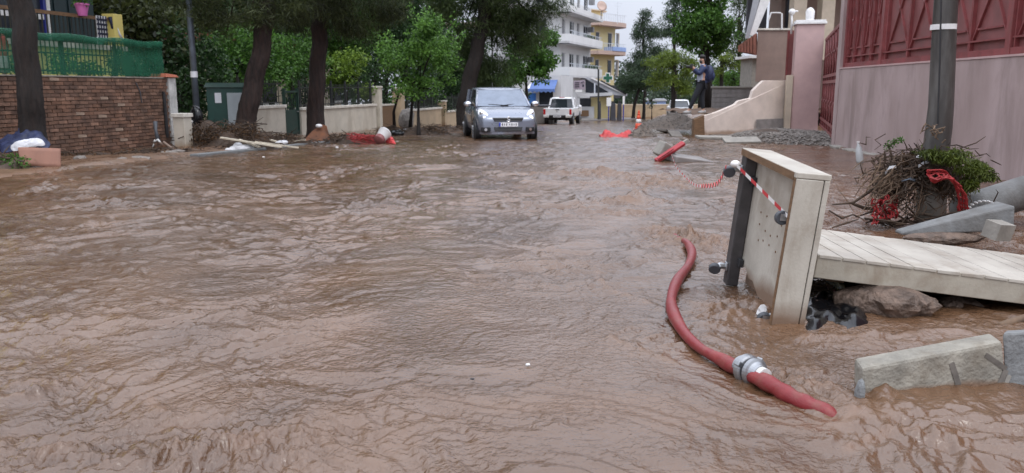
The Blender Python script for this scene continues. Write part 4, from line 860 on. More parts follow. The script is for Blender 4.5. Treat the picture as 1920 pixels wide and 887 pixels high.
for s in (-1, 1):
    MB().tube([(s*.745,.98,.955),(s*.69,.62,1.17),(s*.635,.27,1.40)], [.045,.04,.038], 8).build('pillar', 'swift_paint', car, smooth=True)
    MB().tube([(s*.735,-.25,.96),(s*.66,-.28,1.40)], .035, 6).build('pillar', 'car_black', car)
    MB().tube([(s*.72,-1.45,.97),(s*.64,-1.5,1.41)], .07, 6).build('pillar', 'swift_paint', car)
    MB().bar((s*.05-.3*(s>0)+.12,1.03,.985),(s*.36+.05,.93,1.02),.025,.02).build('wiper', 'car_black', ws)
    mi = MB().ell((s*.95,.66,1.02),(.12,.07,.085),12,8).build('door_mirror', 'swift_paint', car, smooth=True); MB().bar((s*.78,.68,.98),(s*.9,.67,1.0),.05).build('mirror_stalk', 'car_black', mi); MB().ell((s*.95,.715,1.02),(.10,.03,.07),10,6).build('mirror_shell_front', 'chrome', mi, smooth=True)
    # headlamp: tall swept teardrop, wraps the corner
    hl_ = MB().loft([[(s*x,y,z) for x,y,z in sc] for sc in ([(.47,1.775,.60),(.52,1.79,.56),(.66,1.74,.53),(.74,1.67,.56),(.75,1.66,.60)], [(.49,1.745,.70),(.54,1.755,.70),(.66,1.705,.70),(.755,1.62,.70),(.77,1.60,.70)], [(.545,1.68,.795),(.58,1.685,.80),(.67,1.62,.82),(.76,1.53,.82),(.775,1.50,.81)], [(.62,1.55,.875),(.64,1.545,.88),(.68,1.50,.895),(.745,1.43,.895),(.76,1.41,.885)])], closed=False).build('headlight', 'lamp_lens', car, smooth=True, solid=-.03*s if False else 0)
    MB().ell((s*.63,1.725,.66),(.075,.05,.075),12,8).build('reflector', 'lamp_lit' if s < 0 else 'chrome', hl_, smooth=True)
    MB().ell((s*.685,1.60,.80),(.06,.05,.06),10,6).build('indicator', 'chrome', hl_, smooth=True)
    fg = MB().box((s*.60,1.79,.37),(.26,.06,.13),(0,0,-s*.35)).build('fog_light_recess', 'car_black', car, bevel=.02); MB().lathe([(.045,0),(.04,.02)],14,(s*.60,1.825,.37),(-math.pi/2,0,-s*.3)).build('fog_light', 'chrome', fg)
    MB().lathe([(.37,0),(.37,.02)], 28, (s*.83,1.18,.31), (0,s*math.pi/2,0)).build('wheel_arch', 'car_black', car); MB().lathe([(.37,0),(.37,.02)], 28, (s*.825,-1.2,.31), (0,s*math.pi/2,0)).build('wheel_arch', 'car_black', car)
    wheel(car, s*.77, 1.18, .30, .20); wheel(car, s*.77, -1.2, .30, .20)
    MB().bar((s*.848,-.15,.78),(s*.848,-.32,.79),.02,.035).build('door_handle', 'swift_paint', car, bevel=.005); MB().bar((s*.846,.62,.3),(s*.846,.64,.92),.006,.01).build('door_seam','car_black',car)
gr = MB().loft([[(x,y,z) for x in (-.40,-.2,0,.2,.40)] for y,z in ((1.80,.655),(1.825,.60))], closed=False)
gr = MB().extr([(-.43,1.78,.685),(.43,1.78,.685),(.37,1.82,.585),(-.37,1.82,.585)], (0,.04,.0)).build('grille', 'car_black', car, bevel=.015); MB().box((0,1.845,.64),(.78,.02,.012)).build('grille_bar','car_black',gr)
s_ = [(-.045,.045),(.0,.06),(.045,.04),(.03,.012),(-.03,-.012),(-.045,-.04),(0,-.06),(.045,-.045)]
MB().tube([(x,1.868,.64+z) for x,z in s_], .017, 6).build('emblem', 'chrome', gr, smooth=True)
pl = MB().box((0,1.868,.505),(.52,.015,.11)).build('number_plate', 'plate_white', car); MB().box((.235,1.877,.505),(.045,.006,.105)).build('plate_band', 'plate_blue', pl)
for k in range(7): MB().box((.165-k*.057-(.03 if k > 2 else 0),1.878,.505),(.016 if k % 2 else .024,.005,.05 if k % 2 else .06)).build('plate_character', 'plate_ink', pl)
MB().extr([(-.40,1.80,.445),(.40,1.80,.445),(.36,1.83,.33),(-.36,1.83,.33)], (0,.03,0)).build('lower_grille', 'car_black', car, bevel=.01)
MB().loft([[(x, 1.86-.22*abs(x/.75)**3, z) for x in (-.75,-.6,-.4,0,.4,.6,.75)] for z in (.30,.275,.24)], closed=False).build('front_lip', 'swift_paint', car, smooth=True)
# ---- white pickup seen from behind
def pickup(label, loc, rz, scale=1., grp=None):
    t = thing('pickup_truck', label, 'pickup truck', loc, rz, grp, scale)
    # bed and cab; +y is the front
    MB().loft([mirror_pts([(0,.55),(.78,.55),(.88,.62),(.92,.85),(.91,1.08),(.88,1.12),(0,1.12)], y) for y in (-2.55,-2.5,-2.3,-1.0,-.85)]).build('cargo_bed', 'truck_paint', t, smooth=False, bevel=.02)
    MB().loft([mirror_pts([(0,.5),(.8,.5),(.9,.6),(.92,.85),(.91,1.08),(.86,zz),(0,zz)], y) for y, zz in ((-.84,1.14),(.2,1.14),(1.0,1.14),(1.2,1.12),(2.2,1.06),(2.55,.95),(2.62,.8))]).build('cab_body', 'truck_paint', t, bevel=.03)
    MB().loft([ring(.95,-.84,.80,.80,1.12), ring(.45,-.74,.72,.73,1.45), ring(.2,-.68,.67,.68,1.70)]).build('cab_windows', 'car_glass', t)
    MB().loft([ring(.25,-.72,.69,.69,1.69), ring(.15,-.68,.68,.68,1.77), ring(0,-.5,.5,.5,1.80)]).build('roof', 'truck_paint', t, smooth=False, bevel=.02)
    for s in (-1, 1):
        MB().tube([(s*.84,-.84,1.1),(s*.70,-.70,1.72)], .065, 8).build('pillar', 'truck_paint', t); MB().tube([(s*.82,.98,1.1),(s*.69,.22,1.72)], .05, 8).build('pillar', 'truck_paint', t); MB().tube([(s*.84,.05,1.1),(s*.7,.0,1.72)], .05, 6).build('pillar', 'truck_paint', t)
        MB().box((s*.84,-2.545,.90),(.14,.06,.34)).build('tail_light', 'lamp_red', t, bevel=.015)
        MB().ell((s*1.02,.75,1.15),(.12,.07,.13),10,8).build('door_mirror', 'truck_paint', t, smooth=True)
        MB().box((s*.70,2.58,.86),(.34,.1,.2)).build('headlight', 'lamp_lens', t, bevel=.03)
        MB().lathe([(.46,0),(.46,.02)], 24, (s*.90,-1.6,.40), (0,s*math.pi/2,0)).build('wheel_arch', 'car_black', t); MB().lathe([(.46,0),(.46,.02)], 24, (s*.90,1.6,.40), (0,s*math.pi/2,0)).build('wheel_arch', 'car_black', t)
        wheel(t, s*.80, -1.6, .38, .26, spokes=6); wheel(t, s*.80, 1.6, .38, .26, spokes=6)
        MB().box((s*.72,-2.60,.62),(.36,.14,.16)).build('bumper_end', 'dirty_white', t, bevel=.03)
    tg = MB().box((0,-2.555,.90),(1.46,.05,.42)).build('tailgate', 'truck_paint', t, bevel=.02); MB().box((0,-2.59,1.04),(.24,.03,.05)).build('handle', 'car_black', tg, bevel=.01); MB().ell((0,-2.582,.92),(.07,.012,.03)).build('emblem', 'chrome', tg)
    MB().box((0,-2.59,.60),(1.06,.12,.16)).build('bumper', 'car_black', t, bevel=.02); pl = MB().box((0,-2.66,.62),(.5,.015,.11)).build('number_plate', 'plate_white', t)
    for k in range(7): MB().box((-.18+k*.058,-2.67,.62),(.03,.006,.065)).build('plate_character', 'plate_ink', pl)
    MB().box((0,-2.1,.45),(1.3,.6,.16)).build('undercarriage', 'car_black', t); MB().box((0,2.6,.72),(.9,.08,.25)).build('grille', 'car_black', t, bevel=.02); MB().box((0,-.70,1.79),(.36,.05,.03)).build('brake_light', 'lamp_red', t)
    return t
g = G(1050, 233); pickup('white pickup truck seen from behind on the left lane', (g.x+.35, g.y+2.5, g.z-.12), R(-12), .97, 'white pickup trucks')
p = P(1272, 217, 72); pickup('far white pickup facing the camera behind the gravel mound', (p.x+.05, 72, gz(72)+.1), math.pi - R(6), 1.0, 'white pickup trucks')
# ================================================================== RIGHT: PINK WALL WITH RED FENCE
WA = Vector((7.58, 18.86, 0)); WB = Vector((6.71, 10.44, 0)); wd_ = (WB-WA).normalized(); WC = WA + wd_*16.5
L, rz = frame(WA, WC); zb = gz(18.86) - .25; wt = 1.575 - zb
pw = thing('pink_wall', 'long smooth dusty pink wall below the red metal fence', 'wall', (WA.x, WA.y, zb), rz)
# local: x towards the camera, y to the right (outwards is -y? the street lies at local -y)
MB().span((0,0,0), (L,.30,wt)).build('wall_body', 'pink_wall', pw, bevel=.01)
MB().span((-.01,-.015,wt), (L,.32,wt+.03)).build('coping', 'pink_pillar', pw)
m = MB(); s = random.Random(4)
x = 0.
while x < L:
    w_ = s.uniform(.25,.7); m.box((x+w_/2, -.05-s.uniform(0,.05), .17), (w_*.98, .18, .22+s.uniform(0,.08)), (s.uniform(-.1,.1),0,s.uniform(-.05,.05))); x += w_
o = m.build('footing', 'concrete', pw, bevel=.02)
def wx(px, py=60):
    d = ray(px, py); k = d[0]/d[1]; den = wd_.x - k*wd_.y; return (k*WA.y - WA.x)/den
rf_ = thing('red_fence', 'dark red metal fence with crossed panels on the pink wall', 'fence', (WA.x, WA.y, zb+wt+.032), rz)
FHt = 2.0
def cell(x0, x1, cell_i):
    pn = MB().span((x0+.0,.14,.08), (x1-.03,.16,FHt)).build('panel', 'red_sheet', rf_)
    w_ = x1-x0; zc = 1.02
    for (a, b) in (((x0+.05,.125,.26),((x0+x1)/2-.01,.125,zc)), ((x1-.05,.125,.26),((x0+x1)/2+.01,.125,zc)), (((x0+x1)/2-.01,.125,zc),(x0+.05,.125,FHt-.1)), (((x0+x1)/2+.01,.125,zc),(x1-.05,.125,FHt-.1))):
        MB().bar(a, b, .028, .05, (0,1,0)).build('diagonal_bar', 'red_metal', pn)
    MB().span((x0+w_*.17,.10,.40), (x1-w_*.17,.13,.43)).build('cross_bar', 'red_metal', pn)
    MB().span((x0+.005,.08,.10), (x0+.035,.15,FHt)).build('upright', 'red_metal', pn); MB().span((x1-.035,.08,.10), (x1-.005,.15,FHt)).build('upright', 'red_metal', pn)
    MB().ell(((x0+x1)/2,.095,zc),(.02,.02,.045),8,6).build('knob', 'red_sheet', pn, smooth=True)
edges = [wx(1584), wx(1596), wx(1611), wx(1627), wx(1646)]
for i in range(4): cell(edges[i]+.02, edges[i+1]-.02, i)
x = wx(1654); k = 0; posts = [edges[0]-.12, edges[-1]+.07]
cw = (wx(1742)-wx(1654))/2
while x < L-1:
    for _ in range(2):
        cell(x, x+cw, k); x += cw; k += 1
    posts.append(x+.09); x += .20
for xp in posts: MB().span((xp-.075,.05,0), (xp+.075,.22,FHt+.02)).build('post', 'red_metal', rf_, bevel=.006)
MB().span((posts[0],.06,.0), (L,.20,.098)).build('bottom_rail', 'red_metal', rf_); MB().span((posts[0],.075,.225), (L,.13,.25)).build('ledge_rail', 'red_metal', rf_); MB().span((posts[0],.06,FHt+.021), (L,.20,FHt+.1)).build('top_rail', 'red_metal', rf_)
# pink end post rising beside the fence
t_ = thing('wall_end_post', 'thin pink wall end rising left of the red fence', 'pillar', (WA.x, WA.y, zb), rz)
MB().span((-.26,-.02,0), (-.012,.34,wt+FHt+.5)).build('shaft', 'pink_wall', t_, bevel=.01)
# pillar with globe lamp
g = Vector((9.55, 26.5, gz(26.5))); pl_z = g.z - .1; topz = P(1510,47,26.5).z
cp = thing('lamp_pillar', 'tall pink gate pillar with white cap and lamp', 'pillar', (g.x, g.y, pl_z), R(-14)); hh = topz-pl_z
MB().span((-.42,-.42,0), (.42,.42,hh)).build('shaft', 'pink_pillar', cp, bevel=.015)
MB().span((-.48,-.48,hh), (.48,.48,hh+.07)).span((-.45,-.45,hh+.072), (.45,.45,hh+.13)).build('cap', 'white_paint', cp, bevel=.01)
lm = MB().lathe([(.13,hh+.132),(.14,hh+.16),(.12,hh+.18),(.13,hh+.2),(.14,hh+.42),(.10,hh+.5),(.02,hh+.55)], 14).build('lamp', 'white_paint', cp, smooth=True)
MB().span((-.62,-.5,0), (-.43,.1,hh*.56)).build('side_ledge', 'beige_render', cp, bevel=.01)
# red gate between the pillar and the wall end
ga = Vector((9.95, 26.1, 0)); gb = Vector((WA.x+.12, WA.y+.45, 0)); L, rzg = frame(ga, gb)
gt = thing('red_gate', 'dark red metal gate between the lamp pillar and pink wall', 'gate', (ga.x, ga.y, gz(25)+.28), rzg); gh = 2.75
MB().span((0,.05,0),(L,.07,gh)).build('sheet', 'red_sheet', gt)
n_ = 6
for i in range(n_+1): MB().span((i*L/n_-.04 if i else 0,-.0,0), (i*L/n_+.04,.048,gh)).build('upright', 'red_metal', gt)
for z in (0,.22,gh*.5-.05,gh*.5+.12,gh-.1): MB().span((0,-.012,z),(L,-.002,z+.08)).build('rail', 'red_metal', gt)
for i in range(n_):
    x0, x1 = i*L/n_+.06, (i+1)*L/n_-.06
    for z0, z1 in ((.32,gh*.5-.08),(gh*.5+.24,gh-.14)):
        pn = MB().ell(((x0+x1)/2,.0,(z0+z1)/2),(.03,.03,.06),8,6).build('knob','red_sheet',gt,smooth=True)
        for a, b in (((x0,z0),(x1,z1)),((x1,z0),(x0,z1))): MB().bar((a[0],.03,a[1]),(b[0],.03,b[1]),.05,.035,(0,1,0)).build('diagonal_bar','red_metal',pn)
# narrow red strip left of the pillar
t_ = thing('side_fence', 'narrow red metal fence left of the lamp pillar', 'fence', (P(1480,150,27.3).x, 27.3, P(1480,158,27.3).z)); MB().span((-.14,0,0),(.18,.05,1.75)).build('sheet','red_sheet',t_); MB().span((-.14,-.02,.02),(-.09,-.002,1.75)).build('upright','red_metal',t_); MB().span((.1,-.02,.02),(.15,-.002,1.75)).build('upright','red_metal',t_)
# ------------------------------------------------ broken cream wall, drop shaped remains
Yw = 25.3
prof = [(1312,256),(1312,232),(1320,217),(1345,210),(1378,196),(1385,189),(1408,184),(1412,170),(1424,158),(1432,151),(1484,151),(1484,256)]
bw2 = thing('broken_wall', 'broken pale cream retaining wall with a stepped torn edge', 'wall', G(1395,256))
pp = [P(x, y, Yw + (x-1312)/170*1.6) for x, y in prof]; pp[0].z -= .3; pp[-1].z -= .3
MB().extr(pp, (0,.28,0)).build('wall_body', 'broken_render', bw2, world=True, bevel=.012)
MB().extr([p+Vector((-.03,-.02,-.0)) for p in (P(1302,256,Yw), P(1304,224,Yw), P(1322,216,Yw), P(1323,256,Yw))], (0,.32,0)).build('torn_end', 'worn_wood', bw2, world=True, bevel=.01)
a = P(1419,222,26.1); MB().hexa([P(1418,246,26.15), P(1476,246,26.55), P(1476,246,26.7), P(1418,246,26.3), P(1418,224,26.15), P(1476,222,26.55), P(1476,222,26.7), P(1418,224,26.3)]).build('foundation_block', 'stone_block', bw2, world=True)
# terrace soil behind the broken wall
def terr(X, Y): return np.clip(.05 + .30*(X-5.6), -.3, 1.1) + 0*Y + .05*np.sin(X*5)*np.cos(Y*3)
_tx = np.linspace(5.7, 16, 30); _tt = np.linspace(0, 1, 14); _X, _T = np.meshgrid(_tx, _tt); _Y = 25.5 + .457*np.clip(_X-5.9, 0, 9) + _T*6
_V = np.stack([_X.ravel(), _Y.ravel(), (.33 + .04*np.sin(_X*4+_Y*3)).ravel()], 1); _i = np.arange(30*14).reshape(14, 30)
struct(finish('terrace_ground', np_mesh('terrace_ground', _V, np.stack([_i[:-1,:-1].ravel(), _i[:-1,1:].ravel(), _i[1:,1:].ravel(), _i[1:,:-1].ravel()], 1)), 'earth', None, smooth=True))
# grey block wall behind the person
ba = P(1336,200,34); t_ = thing('block_wall', 'grey concrete block wall behind the photographer', 'wall', (P(1334,200,33.5).x, 33.5, -.2), R(-12)); hgt = P(1370,166,33.5).z+.2
MB().span((.0,.02,0),(2.6,.25,hgt)).build('mortar_core','concrete',t_)
b0 = None
for r_ in range(7):
    for c_ in range(7):
        x0 = c_*.385 - (.19 if r_ % 2 else 0); x1 = x0+.37; x0 = max(0,x0); x1 = min(2.6,x1)
        if x1-x0 < .1: continue
        zz = r_*hgt/7
        MB().span((x0,-.008+random.uniform(-.006,.006),zz+.006),(x1,.05,zz+hgt/7-.006)).build('block','stone_block',t_)
MB().span((-.05,-.06,hgt),(1.6,.3,hgt+.09)).build('coping','concrete',t_,bevel=.02)
# ------------------------------------------------ right house
hY = 28.5; q = P(1415,150,hY); t_ = thing('brown_house', 'brown rendered house with balcony and tiled eave on the right', 'house', (q.x, hY, q.z))
s = hY/FPX*1.02
def hp(px, py): p = P(px, py, hY); return p.x-q.x, p.z-q.z
x0, z0 = hp(1416,152); x1, z1 = hp(1484,57)
MB().hexa([(x0,0,z0-.02),(x1+.6,0,z0-.02),(x1+1.2,2.4,z0-.02),(x0+.85,2.4,z0-.02),(x0,0,z1),(x1+.6,0,z1),(x1+1.2,2.4,z1),(x0+.85,2.4,z1)]).build('balcony_parapet','brown_render',t_,bevel=.01); MB().span((x0-.05,-.06,z1+.002),(x1+.65,.3,z1+.07)).build('parapet_cap','cream_cap',t_,bevel=.01)
MB().span((x0+1.6,2.6,z0-2),(x1+7,4,z1+4.5)).build('wall','brown_render',t_)
xa, za = hp(1400,30); MB().span((x0-.2,-.9,z1+2.35),(x1+6,4.4,z1+2.6)).build('upper_slab','cream_cap',t_)
for px in (1500,1553): a_, _ = hp(px,0); MB().span((a_-.22,-.1,z1-1),(a_+.22,.4,z1+2.345)).build('column','beige_render',t_)
MB().span((hp(1440,0)[0],2.4,z1+.1),(hp(1480,0)[0],2.59,z1+2.2)).build('doorway','shop_dark',t_); MB().span((hp(1520,0)[0],2.4,z1+.1),(hp(1545,0)[0],2.59,z1+2.2)).build('window','window_dark',t_)
# striped sloping awning edge
A0 = P(1386,90,hY-1.2); A1 = P(1436,-12,hY-.6)
MB().extr([P(1406,66,hY-.7), P(1416,66,hY-.6), P(1450,-14,hY-.6), P(1430,-14,hY-.7)], (0,.06,0)).build('awning_edge','white_paint',t_,world=True); MB().extr([P(1398,72,hY-.8), P(1404,72,hY-.7), P(1428,-14,hY-.7), P(1416,-14,hY-.8)], (0,.08,0)).build('awning_cloth','awning_grey',t_,world=True)
ev = MB().hexa([P(1386,98,hY-1.0), P(1418,104,hY-1.0), P(1420,100,hY+3), P(1392,98,hY+3), P(1384,86,hY-1.0), P(1418,62,hY-1.0), P(1420,64,hY+3), P(1392,88,hY+3)]).build('tiled_eave','roof_tile',t_,world=True)
for k in range(6): MB().tube([P(1386+k*5.5,88-k*4.3,hY-1.06), P(1386+k*5.5,97+k*.6,hY-1.06)], .045, 6).build('roof_tile','roof_tile',ev)
for o in ev.children: o.matrix_parent_inverse = Matrix.Identity(4); o.location = -q
MB().tube([P(1441,38,hY-.1),P(1446,24,hY-.1),P(1462,24,hY-.1),P(1466,26,hY-.1),P(1466,56,hY-.1)], .03, 6).build('trellis','white_paint',t_,world=True)
t_ = thing('wall_lamp', 'white bracket lamp on a post left of the pillar cap', 'lamp', P(1484,52,26.9)); MB().tube([(0,0,-.2),(0,0,.2),(-.02,0,.42)],.035,8).build('post','white_paint',t_,smooth=True); MB().ell((-.02,-.02,.5),(.11,.1,.1)).ell((.1,0,.52),(.1,.04,.03)).build('head','white_paint',t_,smooth=True)
t_ = thing('green_door_hut', 'small grey hut wall left of the brown house', 'hut', P(1412,160,40)); MB().span((-.1,0,-1.2),(1.5,2,1.3)).build('wall','concrete',t_); MB().span((-.35,-.3,1.3),(1.7,2.2,1.42)).build('roof','white_paint',t_)
# ------------------------------------------------ person with camera and backpack
def skin_obj(name, m, parent, joints, edges, sub=2):
    me = bpy.data.meshes.new(name); keys = list(joints); me.from_pydata([joints[k][0] for k in keys], [(keys.index(a), keys.index(b)) for a, b in edges], []); o = bpy.data.objects.new(name, me); C.objects.link(o); o.parent = parent
    bpy.context.view_layer.objects.active = o; md = o.modifiers.new('skin','SKIN'); md.use_smooth_shade = True
    for k, v in zip(keys, me.skin_vertices[0].data): r_ = joints[k][1]; v.radius = r_ if hasattr(r_, '__len__') else (r_, r_); v.use_root = (k == keys[0])
    md2 = o.modifiers.new('sub','SUBSURF'); md2.levels = sub; md2.render_levels = sub; me.materials.append(MAT[m]); return o
pY = 25.9; pb = P(1312,212,pY)
pe = thing('person', 'person in dark jacket photographing with raised hands beside the broken wall', 'person', (pb.x, pb.y, .335), R(0), scale=P(1312,104,pY).z*0+1.0)
hgt = P(1312,104,pY).z-.335; K = hgt/1.78
def J(x, y, z): return (x*K, y*K, z*K)
# body faces picture-left and slightly towards the camera
jb = {'pel':(J(.04,0,.95),.13*K), 'wai':(J(.05,0,1.10),.125*K), 'che':(J(.06,0,1.32),(.15*K,.13*K)), 'nek':(J(.03,-.01,1.50),.055*K), 'hed':(J(-.01,-.03,1.60),.075*K), 'crn':(J(-.01,-.03,1.70),.088*K), 'shl':(J(.02,-.18,1.42),.065*K), 'ell':(J(-.12,-.24,1.20),.05*K), 'wrl':(J(-.26,-.15,1.38),.036*K), 'hal':(J(-.30,-.11,1.43),.034*K), 'shr':(J(.12,.16,1.42),.065*K), 'elr':(J(-.06,.24,1.22),.05*K), 'wrr':(J(-.24,.06,1.36),.036*K), 'har':(J(-.29,.02,1.41),.034*K),
      'hil':(J(-.02,-.09,.90),.10*K), 'knl':(J(-.20,-.10,.50),.066*K), 'anl':(J(-.36,-.06,.09),.043*K), 'tol':(J(-.49,-.10,.03),.03*K), 'hir':(J(.07,.09,.90),.10*K), 'knr':(J(.06,.08,.50),.07*K), 'anr':(J(.12,.05,.09),.046*K), 'tor':(J(.0,-.03,.03),.03*K)}
ed = [('pel','wai'),('wai','che'),('che','nek'),('nek','hed'),('hed','crn'),('che','shl'),('shl','ell'),('ell','wrl'),('wrl','hal'),('che','shr'),('shr','elr'),('elr','wrr'),('wrr','har'),('pel','hil'),('hil','knl'),('knl','anl'),('anl','tol'),('pel','hir'),('hir','knr'),('knr','anr'),('anr','tor')]
body = skin_obj('body', 'skin', pe, jb, ed)
f_ = lambda k, d: tuple(x+d for x in jb[k][1]) if hasattr(jb[k][1],'__len__') else jb[k][1]+d
sub_ = lambda ks, d: {k:(jb[k][0], f_(k,d)) for k in ks}
jk = sub_(['wai','che','shl','ell','wrl','shr','elr','wrr'], .036); jk['nk2'] = (J(.04,0,1.47),.075*K); jk['hem'] = (J(.06,.02,.93),.155*K)
skin_obj('jacket', 'jacket_navy', pe, jk, [('wai','che'),('che','shl'),('shl','ell'),('ell','wrl'),('che','shr'),('shr','elr'),('elr','wrr'),('che','nk2'),('wai','hem')])
skin_obj('trousers', 'trousers', pe, {**sub_(['pel','hil','knl','hir','knr'], .022), 'cl':(J(-.35,-.06,.12),.056*K), 'cr':(J(.115,.05,.12),.062*K)}, [('pel','hil'),('hil','knl'),('knl','cl'),('pel','hir'),('hir','knr'),('knr','cr')])
MB().ell(J(-.06,-.11,1.12),(.10*K,.06*K,.20*K)).build('shirt_front','shirt_grey',pe,smooth=True)
MB().ell(J(.03,-.04,1.485),(.085*K,.085*K,.035*K)).build('collar','shirt_grey',pe,smooth=True)
MB().ell(J(.01,-.015,1.735),(.10*K,.10*K,.075*K)).ell(J(.05,.0,1.66),(.07*K,.085*K,.09*K)).build('hair','hair_black',pe,smooth=True)
MB().ell(J(-.055,-.08,1.585),(.05*K,.05*K,.045*K)).build('beard','hair_black',pe,smooth=True)
MB().ell(J(-.085,-.10,1.64),(.02*K,.02*K,.028*K)).build('nose','skin',pe,smooth=True)
for d in (0,.05): MB().ell(J(-.055-d*.4,-.118+d,1.665),(.012*K,.012*K,.008*K)).build('eye','hair_black',pe,smooth=True)
for a, b_ in (('anl','tol'),('anr','tor')):
    p0, p1 = Vector(jb[a][0]), Vector(jb[b_][0]); MB().tube([p0+Vector((.06,.02,-.04))*K, p0.lerp(p1,.5)+Vector((0,0,-.02)), p1+Vector((-.05,-.02,.0))*K], [.055*K,.06*K,.035*K], 8).build('shoe','shoe',pe,smooth=True)
for side, w_ in (('hal',1),('har',-1)):
    h0 = Vector(jb[side][0]); m = MB()
    for k in range(4): a_ = h0+Vector((-.02-.012*k*0, .0, .02-.018*k))*K; m.tube([a_, a_+Vector((-.045,.02*w_,.01))*K, a_+Vector((-.06,.05*w_,.0))*K], [.010*K,.009*K,.007*K], 6)
    m.tube([h0+Vector((.01,.01*w_,.03))*K, h0+Vector((-.02,.03*w_,.05))*K, h0+Vector((-.04,.035*w_,.05))*K], [.012*K,.010*K,.008*K], 6); m.build('fingers','skin',pe,smooth=True)
cm = thing('camera', 'black camera held up by the photographer in the dark jacket', 'camera', Vector(pe.location)+Vector(J(-.33,-.06,1.44)), R(-20)); MB().box((0,0,0),(.09,.15,.11)).box((0,0,.065),(.06,.06,.04)).build('camera_body','camera_black',cm,bevel=.012); MB().lathe([(.042,0),(.042,.1),(.048,.11),(.04,.13)],14,(-.045,0,0),(0,-math.pi/2,0)).build('lens','camera_black',cm)
bp = thing('backpack', 'dark navy backpack on the back of the photographer', 'backpack', Vector(pe.location)+Vector(J(.25,.04,1.22)))
MB().ell((0,0,0),(.15*K,.19*K,.27*K),12,10).build('bag','cloth_navy',bp,smooth=True); MB().ell((.10*K,-.02,-.07),(.08*K,.14*K,.14*K)).build('pocket','jacket_navy',bp,smooth=True)
MB().tube([(-.05,-.14*K,.22*K),(-.17*K,-.17*K,.2*K),(-.22*K,-.15*K,.0),(-.1*K,-.15*K,-.2*K)], .02, 6).build('strap','cloth_dark',bp,smooth=True)
# ================================================================== RIGHT FOREGROUND
# ---- tipped platform standing on its edge (u: underside->deck, v: near->far, w: up)
def rotm(a, b, c): return Matrix.Rotation(a,3,'Z') @ Matrix.Rotation(b,3,'X') @ Matrix.Rotation(c,3,'Y')
BO = Vector((1.3006,3.8751,-.0529)); BR = rotm(-.0047,.0507,.0872); bu, bv, bww = .165,.948,.793
pt = thing('tipped_platform', 'cream wooden caster platform tipped up on its side in the water', 'platform', BO); pt.rotation_mode = 'QUATERNION'; pt.rotation_quaternion = BR.to_quaternion()
th = .028
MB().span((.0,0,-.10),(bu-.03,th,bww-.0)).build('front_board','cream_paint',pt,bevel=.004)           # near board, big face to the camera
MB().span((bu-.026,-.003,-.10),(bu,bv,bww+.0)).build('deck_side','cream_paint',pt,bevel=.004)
MB().span((-.004,0,bww+.002),(bu+.004,bv,bww+.002+th)).build('top_board','cream_paint',pt,bevel=.004)
MB().span((-.006,.03,bww-.012),(.0,bv,bww+.026)).build('board_edge','worn_wood',pt); MB().span((-.005,.003,-.06),(-.001,.026,bww)).build('board_edge','worn_wood',pt)
pan = MB()                                                                                             # underside panel with a broken lower corner
uq = .075; pan.extr([(uq,.03,.0),(uq,.30,.03),(uq,.5,.05),(uq,.62,.10),(uq,.70,.09),(uq,.78,.13),(uq,.86,.12),(uq,.93,.14),(uq,.93,bww-.002),(uq,.03,bww-.002)], (.016,0,0)); pan.build('underside_panel','cream_paint',pt)
s = random.Random(5)
for i in range(3):
    for j in range(4):
        h_ = MB().lathe([(.006,0),(.0055,.003)],8,(uq-.003,.32+j*.11+s.uniform(-.02,.02),.34+i*.085+s.uniform(-.02,.02)),(0,math.pi/2,0)).build('screw_hole','worn_wood',pt)
MB().span((.002,bv-.085,-.01),(uq-.002,bv+.002,bww-.0)).build('charcoal_beam','charcoal_beam',pt,bevel=.006)
for z in (.12,.62): MB().span((.045,bv-.13,z),(uq-.003,bv-.087,z+.05)).build('bracket','black_rubber',pt,bevel=.004)
def caster(y, z, tip=(0,0)):
    e = MB().box((uq-.008,y,z),(.012,.055,.055)).build('caster','zinc',pt,bevel=.003)
    r_ = Euler((math.pi/2+tip[0], tip[1], 0)).to_matrix(); c = Vector((uq-.085,y-.01,z-.018))
    MB().lathe([(.012,-.016),(.032,-.016),(.036,-.010),(.036,.010),(.032,.016),(.012,.016)],18,c,r_).build('wheel','grey_rubber',e)
    MB().tube([(uq-.015,y,z),(uq-.05,y-.004,z-.006),(c.x,c.y,c.z)],[.016,.02,.016],8).box((c.x+.02,c.y+.024*0+.02,c.z+.006),(.07,.005,.035)).box((c.x+.02,c.y-.02,c.z+.006),(.07,.005,.035)).build('fork','zinc',e)
def beam_caster(z, x=.002):
    e = MB().box((x-.006,bv-.04,z),(.012,.05,.05)).build('caster','zinc',pt,bevel=.003); c = Vector((x-.075,bv-.045,z-.02)); r_ = Euler((math.pi/2+.5,.5,0)).to_matrix()
    MB().lathe([(.012,-.016),(.032,-.016),(.036,-.010),(.036,.010),(.032,.016),(.012,.016)],18,c,r_).build('wheel','grey_rubber',e); MB().tube([(x-.01,bv-.04,z),(x-.045,bv-.042,z+.0),(c.x,c.y,c.z)],[.018,.022,.016],8).build('fork','zinc',e)
caster(.09,.60); caster(.10,.065,(.2,.3)); beam_caster(.70); beam_caster(.10)
